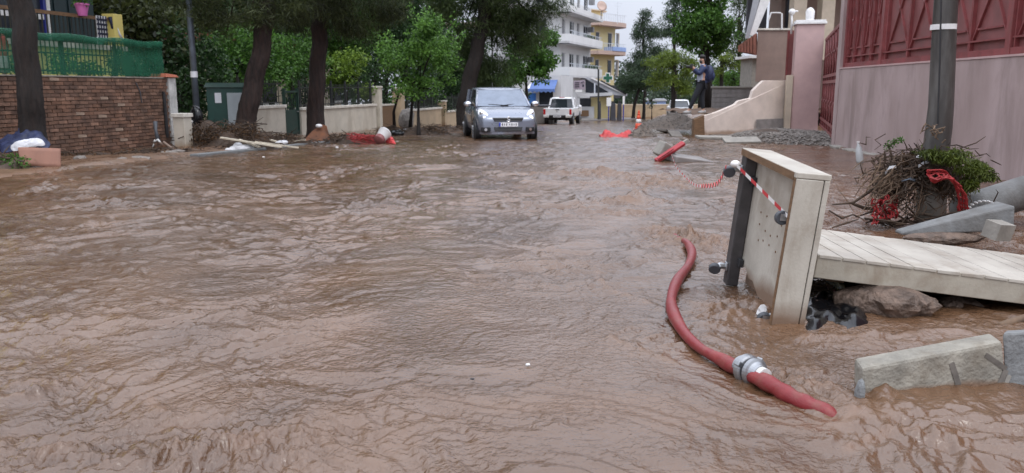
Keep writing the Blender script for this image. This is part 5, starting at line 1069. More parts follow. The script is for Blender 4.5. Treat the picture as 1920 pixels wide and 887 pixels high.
# ---- flat platform with planks
DO = Vector((1.610,4.154,.170)); DR = rotm(-.0257,.0128,.1237); du, dv, dw = 1.9,.942,.129
dk = thing('plank_platform', 'cream wooden deck platform of planks lying on rubble behind the tipped one', 'platform', DO); dk.rotation_mode = 'QUATERNION'; dk.rotation_quaternion = DR.to_quaternion()
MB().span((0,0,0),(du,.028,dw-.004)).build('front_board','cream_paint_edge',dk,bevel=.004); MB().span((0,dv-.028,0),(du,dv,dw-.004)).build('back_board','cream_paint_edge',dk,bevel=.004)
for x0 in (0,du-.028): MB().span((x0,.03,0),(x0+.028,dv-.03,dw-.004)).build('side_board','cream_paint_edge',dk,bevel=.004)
MB().span((.03,.03,dw-.05),(du-.03,dv-.03,dw-.022)).build('sub_floor','worn_wood',dk)
npk = 15; pwid = du/npk; s = random.Random(3)
for i in range(npk):
    a_ = s.uniform(-.002,.002); MB().hexa([(i*pwid+.004,-.006,dw-.018+a_),((i+1)*pwid-.004,-.006,dw-.018+a_),((i+1)*pwid-.004,dv+.004,dw-.018+a_),(i*pwid+.004,dv+.004,dw-.018+a_),(i*pwid+.004,-.006,dw+a_),((i+1)*pwid-.004,-.006,dw-a_),((i+1)*pwid-.004,dv+.004,dw-a_),(i*pwid+.004,dv+.004,dw+a_)]).build('plank','cream_deck',dk,bevel=.003)
for xr in (.15,du-.4): MB().span((xr,.2,-.05),(xr+.1,.9,.0)).build('runner','worn_wood',dk)
# ---- rubble below it
def rock(px, py, Y, r, label, seed, m='rock', name='rock', flat=.85, grp='rocks below the plank platform'):
    p = P(px, py, Y); mb = MB().blob(p, r, 3, .6, seed); o = single(mb, name, m, label, 'rock', (p.x,p.y,p.z-r[2]*.8), grp); return o
rock(1688,580,4.1,(.175,.15,.115),'large rough brown rock under the front of the plank platform',3)
rock(1790,575,4.35,(.12,.12,.09),'smaller dark rock right of the large rock',8)
rock(1608,560,4.5,(.10,.25,.17),'dark upright lump left of the large rock',12,'black_plastic')
rock(1860,590,4.5,(.35,.3,.13),'broad dark heap under the right platform end',15,'mud_pile')
rock(1720,545,4.8,(.55,.3,.17),'dark mound behind the large rock under the platform',16,'mud_pile')
g = G(1570,590)
mb = MB(); nu, nv = 34, 22; vs = []
for j in range(nv):
    for i in range(nu):
        u, v = i/(nu-1), j/(nv-1); e_ = min(u, v, 1-u, 1-v)*6; gg = G(1500+u*128 + 5*math.sin(v*9), 556 + v*64 + 4*math.sin(u*11)); vs.append(gg+Vector((0,0,.006 + min(1,e_)*(.045 + .014*math.sin(u*13+v*9)*math.cos(v*9+u*4) + .009*math.sin(u*19-v*23) + s.uniform(-.002,.002)))))
mb.add(vs, [(j*nu+i, j*nu+i+1, (j+1)*nu+i+1, (j+1)*nu+i) for j in range(nv-1) for i in range(nu-1)])
single(mb, 'black_plastic', 'black_plastic', 'wet crumpled black plastic sheet between the platforms', 'plastic sheet', g, smooth=True)
t_ = heap('twigs and roots caught between the two platforms', 1545, 545, .28, .25, .06, nst=40, ln=.25, per=0, seed=21, rad=.006, Yoff=0.)
for i,(px,py,lab) in enumerate(((1765,608,'crumpled pale blue paper left of the pair under the platform'),(1797,606,'crumpled pale blue paper right of the pair under the platform'))):
    p = P(px,py,4.0); mb = MB().blob(p,(.04,.03,.018),2,.8,i+30); single(mb,'paper_litter','blue_cloth' if False else 'paper',lab,'litter',p,'papers under the platform')
mb = MB().tube([P(1745,618,3.95),P(1790,616,3.95),P(1830,612,4.0)],[.015,.02,.012],7); single(mb,'dark_stick','twig','short dark stick under the pale papers','stick',P(1745,618,3.95),smooth=True)
mb = MB().tube([P(1850,618,3.9),P(1890,606,3.95),P(1935,592,4.0)],[.012,.022,.02],7); single(mb,'pale_branch','twig_pale','pale branch at the frame edge under the platform','branch',P(1850,618,3.9),smooth=True)
p = P(1432,582,4.05); mb = MB().blob(p,(.035,.03,.03),2,.7,44); single(mb,'plastic_scrap','white_paint','white plastic scrap caught at the lower caster','litter',p)
# ---- kerb stones in front
Ka = G(1618,752); Kb = G(1888,728); Kb = Vector((Kb.x+.02, Kb.y, Kb.z)); d = Kb-Ka
za = P(1616,690,Ka.y).z; zb_ = P(1880,640,Kb.y).z
kb = thing('kerb_stone', 'weathered pale concrete kerb stone with grooves rising from the water', 'kerb', Ka)
back = Vector((.02,.12,0)); lo = Vector((0,0,-.12))
pA = P(1616,690,Ka.y); pB = P(1880,640,Kb.y)
MB().hexa([Ka+lo, Kb+lo, Kb+lo+back, Ka+lo+back, pA, pB, pB+back, pA+back]).build('stone','concrete_kerb',kb,world=True,bevel=.014)
fr = lambda u, v: (Ka.lerp(Kb,u)).lerp(pA.lerp(pB,u), v) + Vector((0,.0035,0))
for (u0,v0,u1,v1,w_,mm) in ((.615,.72,.65,-.05,.022,'gravel_stone_dark'),(.86,.78,.985,.42,.020,'gravel_stone_dark'),(.985,.40,.90,.0,.022,'gravel_stone_dark'),(1.0,.28,.94,.0,.018,'concrete')):
    MB().bar(fr(u0,v0),fr(u1,v1),w_,.0105,(0,1,0)).build('groove',mm,kb,world=True)
MB().blob(P(1614,735,Ka.y-.02),(.02,.03,.05),2,.4,7).build('chipped_end','concrete_kerb_grey',kb,world=True)
q1 = P(1882,625,Kb.y-.02); 
MB().hexa([P(1883,740,3.02), P(2080,740,3.02), P(2080,740,3.2), P(1886,740,3.2), P(1879,622,3.02), P(2080,612,3.02), P(2080,606,3.2), P(1882,616,3.2)])
mb = MB().hexa([P(1886,742,3.04), P(2080,742,3.04), P(2080,735,3.2), P(1888,735,3.2), P(1880,624,3.04), P(2080,614,3.04), P(2080,608,3.2), P(1884,620,3.2)]); single(mb,'kerb_block','concrete_kerb_grey','darker grey kerb stone at the right frame edge','kerb',P(1886,742,3.04),bevel=.012)
# ---- hose
hp_ = [(1236,424,-.09),(1256,436,-.02),(1272,452,.02),(1288,466,.04),(1297,486,.04),(1290,510,.04),(1272,535,.04),(1261,560,.04),(1258,585,.04),(1266,612,.04),(1284,640,.035),(1308,662,.03),(1330,677,.03),(1352,690,.035),(1372,704,.04),(1390,714,.045)]
hose = thing('fire_hose', 'red fire hose with metal coupling snaking through the brown water', 'hose', G(1300,640))
def gh_(px,py,zo): g = G(px,py); return g+Vector((0,0,zo))
pts = [gh_(*h) for h in hp_]
def smooth_path(pts, k=6):
    out = []
    for i in range(len(pts)-1):
        p0 = pts[max(0,i-1)]; p1 = pts[i]; p2 = pts[i+1]; p3 = pts[min(len(pts)-1,i+2)]
        for j in range(k):
            t = j/k; out.append(.5*((2*p1)+(p2-p0)*t+(2*p0-5*p1+4*p2-p3)*t*t+(3*p1-p0-3*p2+p3)*t**3))
    out.append(pts[-1]); return out
sp = smooth_path(pts); n = len(sp); s = random.Random(2)
rad = [.027 + .006*math.sin(i*.21)**2 - (.010*math.exp(-((i-68)/5.)**2)) - (.010*math.exp(-((i-12)/5.)**2)) - .012*max(0,1-i/8.) for i in range(n)]
MB().tube(sp, rad, 14, jit=.035).build('upper_hose','hose_red',hose,smooth=True,world=True)
p2 = [gh_(*h) for h in ((1398,718,.045),(1425,730,.042),(1455,745,.036),(1482,759,.032),(1515,771,.022),(1550,779,.002),(1590,788,-.07))]
sp2 = smooth_path(p2); MB().tube(sp2,[.033+.0025*math.sin(i*.9) for i in range(len(sp2))],14,jit=.03).build('lower_hose','hose_red',hose,smooth=True,world=True)
ax = (p2[1]-pts[-2]).normalized(); cc = gh_(1402,716,.05); q_ = ax.to_track_quat('Z','Y').to_matrix()
cpl = MB().lathe([(.038,-.055),(.045,-.05),(.045,-.03),(.056,-.028),(.060,-.022),(.060,.004),(.054,.008),(.050,.010),(.050,.026),(.058,.028),(.058,.046),(.048,.05),(.042,.06),(.038,.075)],28,cc,q_).build('coupling','aluminium',hose,world=True)
for k in range(3):
    a = 2*math.pi*k/3+.5; r_ = q_ @ Vector((math.cos(a)*.058,math.sin(a)*.058,0)); 
    o = MB().box(cc+r_-Vector(hose.location),(.03,.022,.03),q_ @ Matrix.Rotation(a,3,'Z')).build('lug','aluminium',cpl,bevel=.004)
MB().lathe([(.0515,.0105),(.0525,.012),(.0525,.0245),(.0515,.026)],28,cc-Vector(hose.location),q_).build('seal','black_rubber',cpl)
MB().tube([cc+ax*.03-Vector(hose.location),cc+ax*.10-Vector(hose.location)],[.036,.034],14).build('ferrule','dirty_white',cpl)
# ---- utility pole
g = G(1745,424); up_ = thing('utility_pole', 'dark weathered utility pole with white band before the pink wall', 'pole', (g.x,g.y,g.z-.1))
pts = [Vector((g.x,g.y,g.z-.1)), P(1748,330,g.y), P(1760,240,g.y), P(1764,200,g.y), P(1770,60,g.y), P(1776,-40,g.y), P(1800,-700,g.y)]
MB().tube(pts,[.116,.111,.107,.102,.096,.092,.07],20,jit=.02).build('shaft','pole_dark',up_,smooth=True,world=True)
a, b = P(1768.4,56,g.y), P(1769.2,46,g.y); MB().tube([a,b],[.103,.102],20).build('white_band','white_paint',up_,world=True)
MB().tube([P(1748,335,g.y),P(1744.5,418,g.y)],[.119,.123],20,jit=.02).build('pale_sleeve','concrete',up_,smooth=True,world=True)
for y_ in (338,346,356): 
    c = P(1748,y_,g.y); MB().lathe([(.121,-.012),(.126,0),(.121,.012)],20,c).build('band','concrete',up_,world=True)
MB().tube([P(1765,-10,g.y-.11),P(1762,120,g.y-.12),P(1758,235,g.y-.125)],.007,6).build('cable','black_rubber',up_,world=True)
# debris jam
db = thing('debris_jam', 'tangle of twigs roots and reeds jammed round the utility pole', 'debris', (g.x,g.y-.1,g.z))
s = random.Random(9); mb = MB()
def bundle(mb, px, py, n, ln, sx, sy, rad, dirn=None):
    for _ in range(n):
        c = P(px+s.gauss(0,sx), py+s.gauss(0,sy), g.y-.12+s.uniform(-.22,.25)); d = Vector((s.uniform(-1,1), s.uniform(-.5,.5), s.uniform(-.8,.8))) if dirn is None else Vector(dirn)+Vector((s.gauss(0,.35),s.gauss(0,.35),s.gauss(0,.35)))
        d = d.normalized()*ln*s.uniform(.4,1.2); k = Vector((s.gauss(0,1),s.gauss(0,1),s.gauss(0,1)))*ln*.10
        mb.tube([c-d/2, c-d*.15+k, c+d*.2-k*.5, c+d/2], [rad*.6,rad,rad*.8,rad*.3], 5)
bundle(mb,1722,325,260,.22,42,20,.006); bundle(mb,1680,368,60,.16,22,14,.005); bundle(mb,1785,345,60,.18,12,18,.005); bundle(mb,1745,305,150,.24,38,12,.006,(1,0,-.1)); bundle(mb,1755,335,110,.2,28,16,.005); o = mb.build('dark_twigs','twig',db,world=True); o['kind'] = 'stuff'
mb = MB(); bundle(mb,1668,342,190,.20,20,18,.005,(1,0,.9)); bundle(mb,1700,372,60,.3,40,18,.004,(.3,0,1)); bundle(mb,1755,245,24,.10,12,6,.007); bundle(mb,1790,350,30,.35,14,25,.004,(.1,0,1)); o = mb.build('pale_reeds','twig_pale',db,world=True); o['kind'] = 'stuff'
mb = MB(); bundle(mb,1700,412,26,.4,45,6,.010,(1,0,.05)); mb.tube([P(1560,384,g.y),P(1600,380,g.y-.05),P(1632,358,g.y-.05),P(1655,330,g.y)],[.006,.012,.014,.012],6); mb.tube([P(1598,382,g.y-.05),P(1620,390,g.y-.05),P(1640,392,g.y)],[.012,.018,.014],6); mb.tube([P(1635,302,g.y+.2),P(1655,330,g.y+.1),P(1690,345,g.y)],.012,6); mb.tube([P(1642,294,g.y+.2),P(1665,325,g.y+.1),P(1700,340,g.y)],.010,6); mb.tube([P(1800,278,g.y+.1),P(1830,268,g.y+.15),P(1848,256,g.y+.2)],[.006,.006,.003],5); mb.tube([P(1810,365,g.y),P(1835,380,g.y),P(1860,392,g.y)],[.012,.014,.01],6); o = mb.build('branches','twig',db,world=True); o['kind'] = 'stuff'
mb = MB().tube([P(1674,300,g.y+.1),P(1668,280,g.y+.1),P(1664,268,g.y+.1)],[.010,.009,.008],6).tube([P(1667,276,g.y+.1),P(1680,262,g.y+.1)],.006,5); mb.build('sprout','twig',db,world=True)
pos = clump_points(pcl([(1687,262,g.y+.1,9,6,.05),(1673,270,g.y+.1,7,6,.04),(1664,274,g.y+.1,4,9,.03)]),40000,shell=.1); V,F = leaves(pos,.03,.4,up=0); leaf_obj('sprout_leaves',V,F,'leaf_mid',db)
for i,(pp,w_) in enumerate((([(1718,294),(1735,292),(1752,297)],.02),([(1722,312),(1732,305),(1742,303)],.018),([(1660,325),(1668,314),(1680,312)],.02),([(1690,338),(1705,334),(1716,338)],.03))):
    MB().loft([[P(x,y-2,g.y-.3) for x,y in pp],[P(x,y+3,g.y-.32) for x,y in pp]],closed=False).build('plastic_shred','cloth_white' if i < 3 else 'galvanised',db,world=True,solid=.004,smooth=True)
# green branch
gb_ = thing('green_branch','leafy green branch draped over the debris at the pole','branch',P(1790,300,g.y-.1))
mb = MB().tube([P(1735,285,g.y-.1),P(1780,285,g.y-.15),P(1830,310,g.y-.1),P(1855,328,g.y)],[.014,.012,.009,.004],6).tube([P(1790,290,g.y-.15),P(1810,325,g.y-.15),P(1822,350,g.y-.15)],[.009,.007,.003],5); mb.build('stem','twig',gb_,world=True)
pos = clump_points(breakup(pcl([(1742,286,g.y-.36,36,12,.12),(1785,294,g.y-.38,42,20,.14),(1826,312,g.y-.32,36,24,.12),(1815,340,g.y-.32,24,22,.1),(1852,328,g.y-.2,20,14,.08)]),12,.4),30000,shell=.1); V,F = leaves(pos,.050,.20,up=1.3); leaf_obj('foliage',V,F,'branch_needles',gb_)
pos = clump_points(breakup(pcl([(1700,300,g.y-.12,30,12,.12),(1730,330,g.y-.22,44,18,.12),(1685,350,g.y-.15,32,22,.1),(1660,365,g.y-.12,18,20,.1),(1775,345,g.y-.2,20,24,.1)]),10,.4),12000,shell=.1); V,F = leaves(pos,.045,.35,up=.6); o = leaf_obj('leaf_litter',V,F,'leaf_dead',db); o['kind'] = 'stuff'
# red nets at the pole: rings of thin mesh
def mesh_net(name,label,rows,loc,m='net_red',r=.0045):
    mb = MB(); ny = len(rows); nx = len(rows[0])
    for j in range(ny):
        for i in range(nx):
            if i+1 < nx: mb.tube([rows[j][i],rows[j][i+1]],r,4)
            if j+1 < ny: mb.tube([rows[j][i],rows[j+1][i]],r*1.3,4)
    return single(mb,name,m,label,'net',loc)
rows = []
for j in range(9):
    t = j/8; row = []
    for i in range(15):
        a = i/14; c = smooth_path([P(1742,331,g.y-.40),P(1775,328,g.y-.44),P(1798,352,g.y-.42),P(1806,385,g.y-.36),P(1803,412,g.y-.3)],4)
        k = a*(len(c)-1); i0 = min(len(c)-2,int(k)); p = c[i0].lerp(c[i0+1],k-i0); row.append(p+Vector((s.gauss(0,.006)+(t-.5)*.075*(.5+a*.5),s.gauss(0,.01)+.03*math.sin(t*6),s.gauss(0,.006)-(t-.5)*.10*(1-a))))
    rows.append(row)
mesh_net('red_net','bright red plastic net arching round the right of the pole',rows,rows[0][0],r=.0062)
rows = [[P(1638+ (i/11)*44 + s.gauss(0,2.0), 378+j*5.2 - i*1.2 + s.gauss(0,2), g.y-.25+s.uniform(-.05,.05)) for i in range(12)] for j in range(9)]
mesh_net('red_net','faded red plastic net hanging left of the pole into the water',rows,rows[0][0],r=.0055)
# ---- fallen concrete poles
a, b = P(1800,398,7.0), P(1990,340,7.2); mb = MB().tube([a,a.lerp(b,.3),b],[.14,.145,.155],24); o = single(mb,'fallen_pole','concrete_pole','thick grey fallen concrete pole at the right edge','pole',a,'fallen concrete poles',smooth=True)
t_ = thing('chalk_mark','arc of white paint dots on the fallen pole','paint mark',P(1835,380,6.85))
ctr = P(1842,401,6.84); dirv = (b-a).normalized()
for k in range(11):
    an = math.pi*(.12+.76*k/10); ang = P(1845-34*math.cos(an), 404-27*math.sin(an), 6.85); MB().ell(ang-P(1835,380,6.85),(.012,.03,.010),6,5).build('paint_dot','white_paint',t_)
a, b = P(1690,434,6.0), P(1905,408,5.75); mb = MB().hexa([a+Vector((0,0,-.03)),b+Vector((0,0,-.10)),b+Vector((.02,.3,-.10)),a+Vector((0,.12,-.03)),a+Vector((0,.01,0)),b+Vector((0,.02,.085)),b+Vector((.02,.27,.085)),a+Vector((0,.10,.0))]); single(mb,'fallen_beam','concrete_pole','tapered grey concrete beam lying in front of the fallen pole','beam',a,'fallen concrete poles',bevel=.02)
mb = MB().blob(P(1760,446,5.9),(.28,.1,.05),3,.4,9); single(mb,'rubble_lump','rock','dark wet rubble lump beside the fallen beam','rubble',P(1760,446,5.9))
mb = MB().box(P(1872,432,5.62),(.16,.12,.12),(.2,.1,.4)); single(mb,'rubble_block','concrete','grey rubble block under the fallen beam end','rubble',P(1870,436,5.7))
# ---- bottle by the pink wall
p = G(1613,306); t_ = thing('plastic_bottle','white plastic bottle standing against the pink wall foot','bottle',p); MB().lathe([(.055,0),(.062,.04),(.06,.18),(.055,.2),(.05,.26),(.02,.32),(.02,.35)],14,(0,0,.0),(R(-6),R(-8),0)).build('body','bottle_plastic',t_,smooth=True); MB().lathe([(.024,.35),(.024,.38)],10,(0,0,0),(R(-6),R(-8),0)).build('cap','white_paint',t_)
# ---- gravel on the right pavement
def gravel(label, px, py, rx, ry, h, n, size, seed, name='gravel_heap', base='gravel', Y=None, conv=1.):
    g = G(px,py) if Y is None else Vector((P(px,py,Y).x,Y,gz(Y))); t = tag(thing(name,label,'gravel heap',g,0,'gravel heaps'),label,'gravel heap'); s = random.Random(seed); m = MB(); nn,k = 36,28; vs = []
    f = lambda u,v: h*max(0,1-math.hypot(u,v))**conv*(1+.25*math.sin(u*4+seed)*math.cos(v*5))
    for i in range(k):
        for j in range(nn): u,v = j/(nn-1)*2-1,i/(k-1)*2-1; vs.append((u*rx,v*ry,f(u,v)-.03+s.uniform(-.012,.012)*min(1,h*3)))
    m.add(vs,[(i*nn+j,i*nn+j+1,(i+1)*nn+j+1,(i+1)*nn+j) for i in range(k-1) for j in range(nn-1)]); m.build('mound',base,t,smooth=True)
    for mm,sh in (('gravel_stone',0),('gravel_stone_dark',1)):
        m = MB()
        for q in range(n//2):
            u,v = s.uniform(-.95,.95),s.uniform(-.95,.95)
            if math.hypot(u,v) > 1: continue
            z = size*s.uniform(.5,1.4); c = Vector((u*rx,v*ry,f(u,v)+z*.2)); pts = [c+Vector((s.uniform(.6,1.2)*z*dx,s.uniform(.6,1.2)*z*dy,s.uniform(.5,1)*z*dz)) for dx,dy,dz in ((1,0,0),(-1,0,0),(0,1,0),(0,-1,0),(0,0,.7),(0,0,-.7))]
            m.add(pts,[(0,2,4),(2,1,4),(1,3,4),(3,0,4),(2,0,5),(1,2,5),(3,1,5),(0,3,5)])
        o = m.build('stones',mm,t); o['kind'] = 'stuff'
gravel('grey gravel spread before the red gate',1500,263,1.7,3.4,.26,3400,.042,5,conv=.5)
gravel('large gravel mound by the far pickup and photographer',1264,0,1.8,1.7,.78,500,.03,6,Y=37)
gravel('small grey gravel mound beside the red net strip',1202,256,.55,.5,.36,200,.025,7,conv=.8)
gravel('low grey gravel bank left of the broken wall end',1300,242,.8,.9,.36,300,.03,8,conv=.7)
mb = MB().blob(G(1432,262)+Vector((0,.2,.08)),(.55,.4,.2),3,.3,4); single(mb,'mud_lump','mud_pile','brown mud lump below the broken wall foundation','mud lump',G(1432,262))
for i,(px,py,w_,an,lab) in enumerate(((1250,250,.5,.5,'dark broken slab tilted out of the water before the mound'),(1290,240,.6,-.5,'dark broken slab leaning at the broken wall end'),(1266,256,.35,.1,'flat broken slab by the orange ball'),(1340,262,1.0,.05,'long flat pale slab below the broken wall'),(1390,268,.9,-.05,'flat slab lying in the shallow water before the wall'))):
    g_ = G(px,py); mb = MB().box(g_+Vector((0,0,.06)),(w_,.5,.07),(.15*i%.4,an*.5,an)); single(mb,'broken_slab','concrete' if i > 2 else 'gravel_stone_dark',lab,'slab',g_,'broken paving slabs',bevel=.01)
# ---- cones, net strip, barrier
def cone(px,py,label,h=.75,fallen=False):
    g_ = G(px,py); t = thing('traffic_cone',label,'traffic cone',(g_.x,g_.y,g_.z-.02),0,'traffic cones'); k = h/.75
    MB().box((0,0,.02),(.36*k,.36*k,.04)).build('base','orange_cone',t,bevel=.01)
    for z0,z1,mm in ((.04,.26,'orange_cone'),(.26,.42,'white_paint'),(.42,.56,'orange_cone'),(.56,.66,'orange_cone'),(.66,.75,'orange_cone')): MB().lathe([((.15-.16*z0)*k,z0*k),((.15-.16*z1)*k,z1*k)],16).build('body_band',mm,t,smooth=True)
cone(1197,243,'orange traffic cone with white band behind the small gravel mound',.8)
g_ = G(1257,236); t_ = thing('warning_ball','orange and white round marker in front of the big mound','marker',g_); MB().ell((0,0,.32),(.17,.17,.19)).build('ball','orange_cone',t_,smooth=True); MB().lathe([(.16,0),(.10,.12),(.05,.16)],12).build('base','white_paint',t_)
g_ = G(1155,256); s = random.Random(12); nn = 26; secs = []
for j in range(7):
    t = j/6; secs.append([Vector((g_.x-.5+i*.062, g_.y+(t-.5)*.55, g_.z+.20*math.sin(math.pi*t)*(.65+.35*math.sin(i*.55))*(1 if 1 < i < nn-2 else .4)+s.uniform(-.025,.025))) for i in range(nn)])
mb = MB().loft(secs,closed=False); single(mb,'red_net_strip','net_red_bright','bunched red net strip lying in the street beside gravel','net',g_,smooth=False,solid=.01)
g_ = G(1245,303); t_ = thing('fallen_barrier','fallen red barrier board with grey block and rubber foot','barrier',g_); Yq = g_.y
MB().bar(P(1230,302,Yq-.1)-g_,P(1282,268,Yq+.1)-g_,.06,.11,(0,1,.6)).build('red_board','barrier_red',t_,bevel=.015)
MB().bar(P(1233,298,Yq-.17)-g_,P(1262,279,Yq-.08)-g_,.02,.03,(0,1,.6)).build('white_stripe','barrier_red',t_)
MB().bar(P(1278,271,Yq+.12)-g_,P(1290,263,Yq+.15)-g_,.06,.06).build('board_tip','concrete',t_)
MB().box(P(1246,283,Yq+.25)-g_,(.27,.3,.26),(.1,.55,.3)).build('grey_block','concrete',t_,bevel=.02)
MB().box((.45,.1,.02),(.75,.5,.12),(.1,.15,.3)).build('rubber_foot','asphalt_far',t_,bevel=.02)
# ---- tape from the barrier to the platform caster and across its underside
tp = thing('barrier_tape','red and white barrier tape from the fallen barrier to the platform','tape',P(1259,290,Yq-.1))
cw_ = BO + BR @ Vector((-.10,bv-.06,.70)); e0 = BO + BR @ Vector((-.06,bv-.10,.735)); e1 = BO + BR @ Vector((.0,.03,.60))
pth = smooth_path([P(1259,290,Yq-.1),P(1268,312,11.5),P(1285,332,9.2),P(1302,346,7.4),P(1322,349,6.2),P(1345,344,5.3),cw_],8)
def tape(path, w_, up, seg, nm='tape_length'):
    base = tp.location
    for i in range(len(path)-1):
        a,b = path[i]-base,path[i+1]-base; u = Vector(up)*w_/2; MB().hexa([a-u,b-u,b-u+Vector((0,.002,0)),a-u+Vector((0,.002,0)),a+u,b+u,b+u+Vector((0,.002,0)),a+u+Vector((0,.002,0))]).build(nm,'tape_red' if (i//seg)%2 else 'tape_white',tp)
tape(pth[:30],.024,(0,0,1),1); tape([e0.lerp(e1,k/9) for k in range(10)],.022,(0,.1,1),1)
tw = []
_tail = pth[29:]
for k in range(200):
    t = k/199*(len(_tail)-1); i0 = min(len(_tail)-2, int(t)); c = _tail[i0].lerp(_tail[i0+1], t-i0); a_ = k/199*11*2*math.pi; tw.append(c+Vector((.3*math.sin(a_),math.sin(a_),math.cos(a_)))*.016)
MB().tube([p-tp.location for p in tw],.003,4).build('twisted_tape','tape_red',tp)
# white cup-shaped tape knot on the caster
MB().ell(e0-tp.location,(.03,.03,.022)).build('knot','tape_white',tp,smooth=True)
for i,(px,py,c_) in enumerate(((990,691,'white_paint'),(886,720,'black_rubber'))):
    g_ = G(px,py)+Vector((0,0,.018)); mb = MB().blob(g_,(.010,.007,.005),1,.4,i); single(mb,'floating_litter',c_,['tiny white scrap floating in midstream','tiny dark scrap floating in midstream'][i],'litter',g_)
# ================================================================== FAR STREET
def wall_frame(pa, Ya, pb, Yb): 
    a = P(pa,163,Ya); b = P(pb,163,Yb); a.z = b.z = 0; L, rz = frame(a,b); return a, L, rz
# ---- white block: street face from near corner to far corner
a, L, rz = wall_frame(1048,87,1106,100); gzw = gz(87)
wb = thing('white_apartment_block','white apartment block with long balconies above the shops','building',(a.x,a.y,gzw),rz)
D = 9.
def zz(py, Y=87): return P(1060,py,Y).z - gzw
top = zz(-6)
MB().span((0,0,0),(L,D,top)).build('wall','white_render',wb)
for i,(pt_,pb_) in enumerate(((126,143),(65,80),(12,22))):
    z1,z0 = zz(pt_),zz(pb_)
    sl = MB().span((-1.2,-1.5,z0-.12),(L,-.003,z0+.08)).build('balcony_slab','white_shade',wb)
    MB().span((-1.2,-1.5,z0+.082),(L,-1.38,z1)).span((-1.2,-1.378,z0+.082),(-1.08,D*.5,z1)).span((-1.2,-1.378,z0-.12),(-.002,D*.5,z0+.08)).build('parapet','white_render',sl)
    if i < 2:
        MB().span((-.9,-1.42,z1+.35),(L,-1.39,z1+.4)).build('handrail','rail_pale',sl)
        for k in range(int(L/.55)): MB().span((k*.55,-1.42,z1),(k*.55+.04,-1.39,z1+.35)).build('rail_post','rail_pale',sl)
    for k in range(4):
        x0 = 1.+k*(L-1.5)/4
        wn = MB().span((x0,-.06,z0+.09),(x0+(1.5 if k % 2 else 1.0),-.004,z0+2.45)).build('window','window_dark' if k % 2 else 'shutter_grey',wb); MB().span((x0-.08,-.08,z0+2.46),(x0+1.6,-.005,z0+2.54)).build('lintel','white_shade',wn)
        MB().span((x0+.7,-.09,z0+.1),(x0+.76,-.062,z0+2.44)).build('mullion','white_paint',wn)
    for k in range(2):
        wn = MB().span((-.06,1.5+k*3,z0+1.0),(-.004,2.6+k*3,z0+2.3)).build('window','window_dark',wb); MB().span((-.1,1.4+k*3,z0+.9),(-.005,2.7+k*3,z0+.99)).build('sill','white_shade',wn)
    MB().span((L-1.8,-.7,z0+1.8),(L-1.1,-.1,z0+2.4)).build('air_conditioner','shutter_grey',wb)
for k in range(5): MB().ell((L*.45+k*1.3,-1.2,zz(126)+.15),(.5,.3,.35),8,6).build('planter_shrub','leaf_dark',wb)
for k in range(3): MB().ell((L*.5+k*1.5,-1.2,zz(65)+.15),(.45,.3,.3),8,6).build('planter_shrub','leaf_dark',wb)
MB().span((.2,-.05,.0),(4.2,-.003,zz(150))).build('shop_front','shop_dark',wb)
MB().span((4.6,-.04,.0),(L,-.003,1.2)).build('shop_plinth','far_yellow',wb)
MB().span((-.05,.3,.1),(-.003,3.2,3.2)).build('side_shop_window','window_dark',wb)
# brown roofed gable left of the white block
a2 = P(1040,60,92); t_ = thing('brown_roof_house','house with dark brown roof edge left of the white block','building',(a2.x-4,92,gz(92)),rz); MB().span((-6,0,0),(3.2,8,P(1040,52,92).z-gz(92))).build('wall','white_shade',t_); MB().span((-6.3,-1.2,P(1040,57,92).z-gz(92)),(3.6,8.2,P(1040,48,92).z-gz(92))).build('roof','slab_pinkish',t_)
# blue sign on the block end, blue shop awnings
p = P(1052,155,84); t_ = thing('blue_sign','plain bright blue shop sign box above the white pickup','sign',p); MB().span((-.75,0,-.5),(.8,.25,.55)).build('panel','sign_blue',t_,bevel=.03); MB().span((-.78,.02,-.56),(.83,.24,-.501)).build('frame','white_paint',t_)
q = P(1024,200,70); t_ = thing('blue_awning_shop','low shop with blue awning left of the white pickup','shop',(q.x,70,gz(70)),R(-14))
MB().span((-3.5,0,0),(1.3,6,3.9)).build('wall','white_shade',t_); MB().span((-2.2,-.05,.3),(-.9,-.003,2.4)).build('door','sign_blue',t_); MB().span((-.6,-.05,.3),(.6,-.003,2.6)).build('window','window_dark',t_); MB().span((-3.,-.05,.3),(-2.5,-.003,2.6)).build('window','awning_blue',t_)
m = MB(); n = 12
rows = [[(-1.3+i*2.3/n, y, z + (.12*abs(math.sin(i*1.57)) if j == 2 else 0)) for i in range(n+1)] for j,(y,z) in enumerate(((-.01,3.5),(-1.3,2.75),(-1.32,2.45)))]
MB().loft(rows,closed=False).build('awning','awning_blue',t_,solid=.03)
for k in range(1): MB().extr([(-1.0+k*.85,-.012,3.515),(-1.2+k*.85,-.012,3.515),(-1.2+k*.85,-1.31,2.77),(-1.5+k*.85,-1.31,2.77)],(0,0,.02)).build('awning_stripe','white_paint',t_)
p = G(1018,232); t_ = thing('street_bin','dark grey street container behind the oncoming car','bin',(p.x-.1,52,gz(52)),R(-8)); MB().hexa([(-.7,0,0),(.7,0,0),(.7,.9,0),(-.7,.9,0),(-.8,-.08,1.1),(.8,-.08,1.1),(.8,1,1.1),(-.8,1,1.1)]).build('body','asphalt_far',t_,bevel=.03); MB().span((-.84,-.12,1.11),(.84,1.05,1.2)).build('lid','shop_dark',t_,bevel=.03)
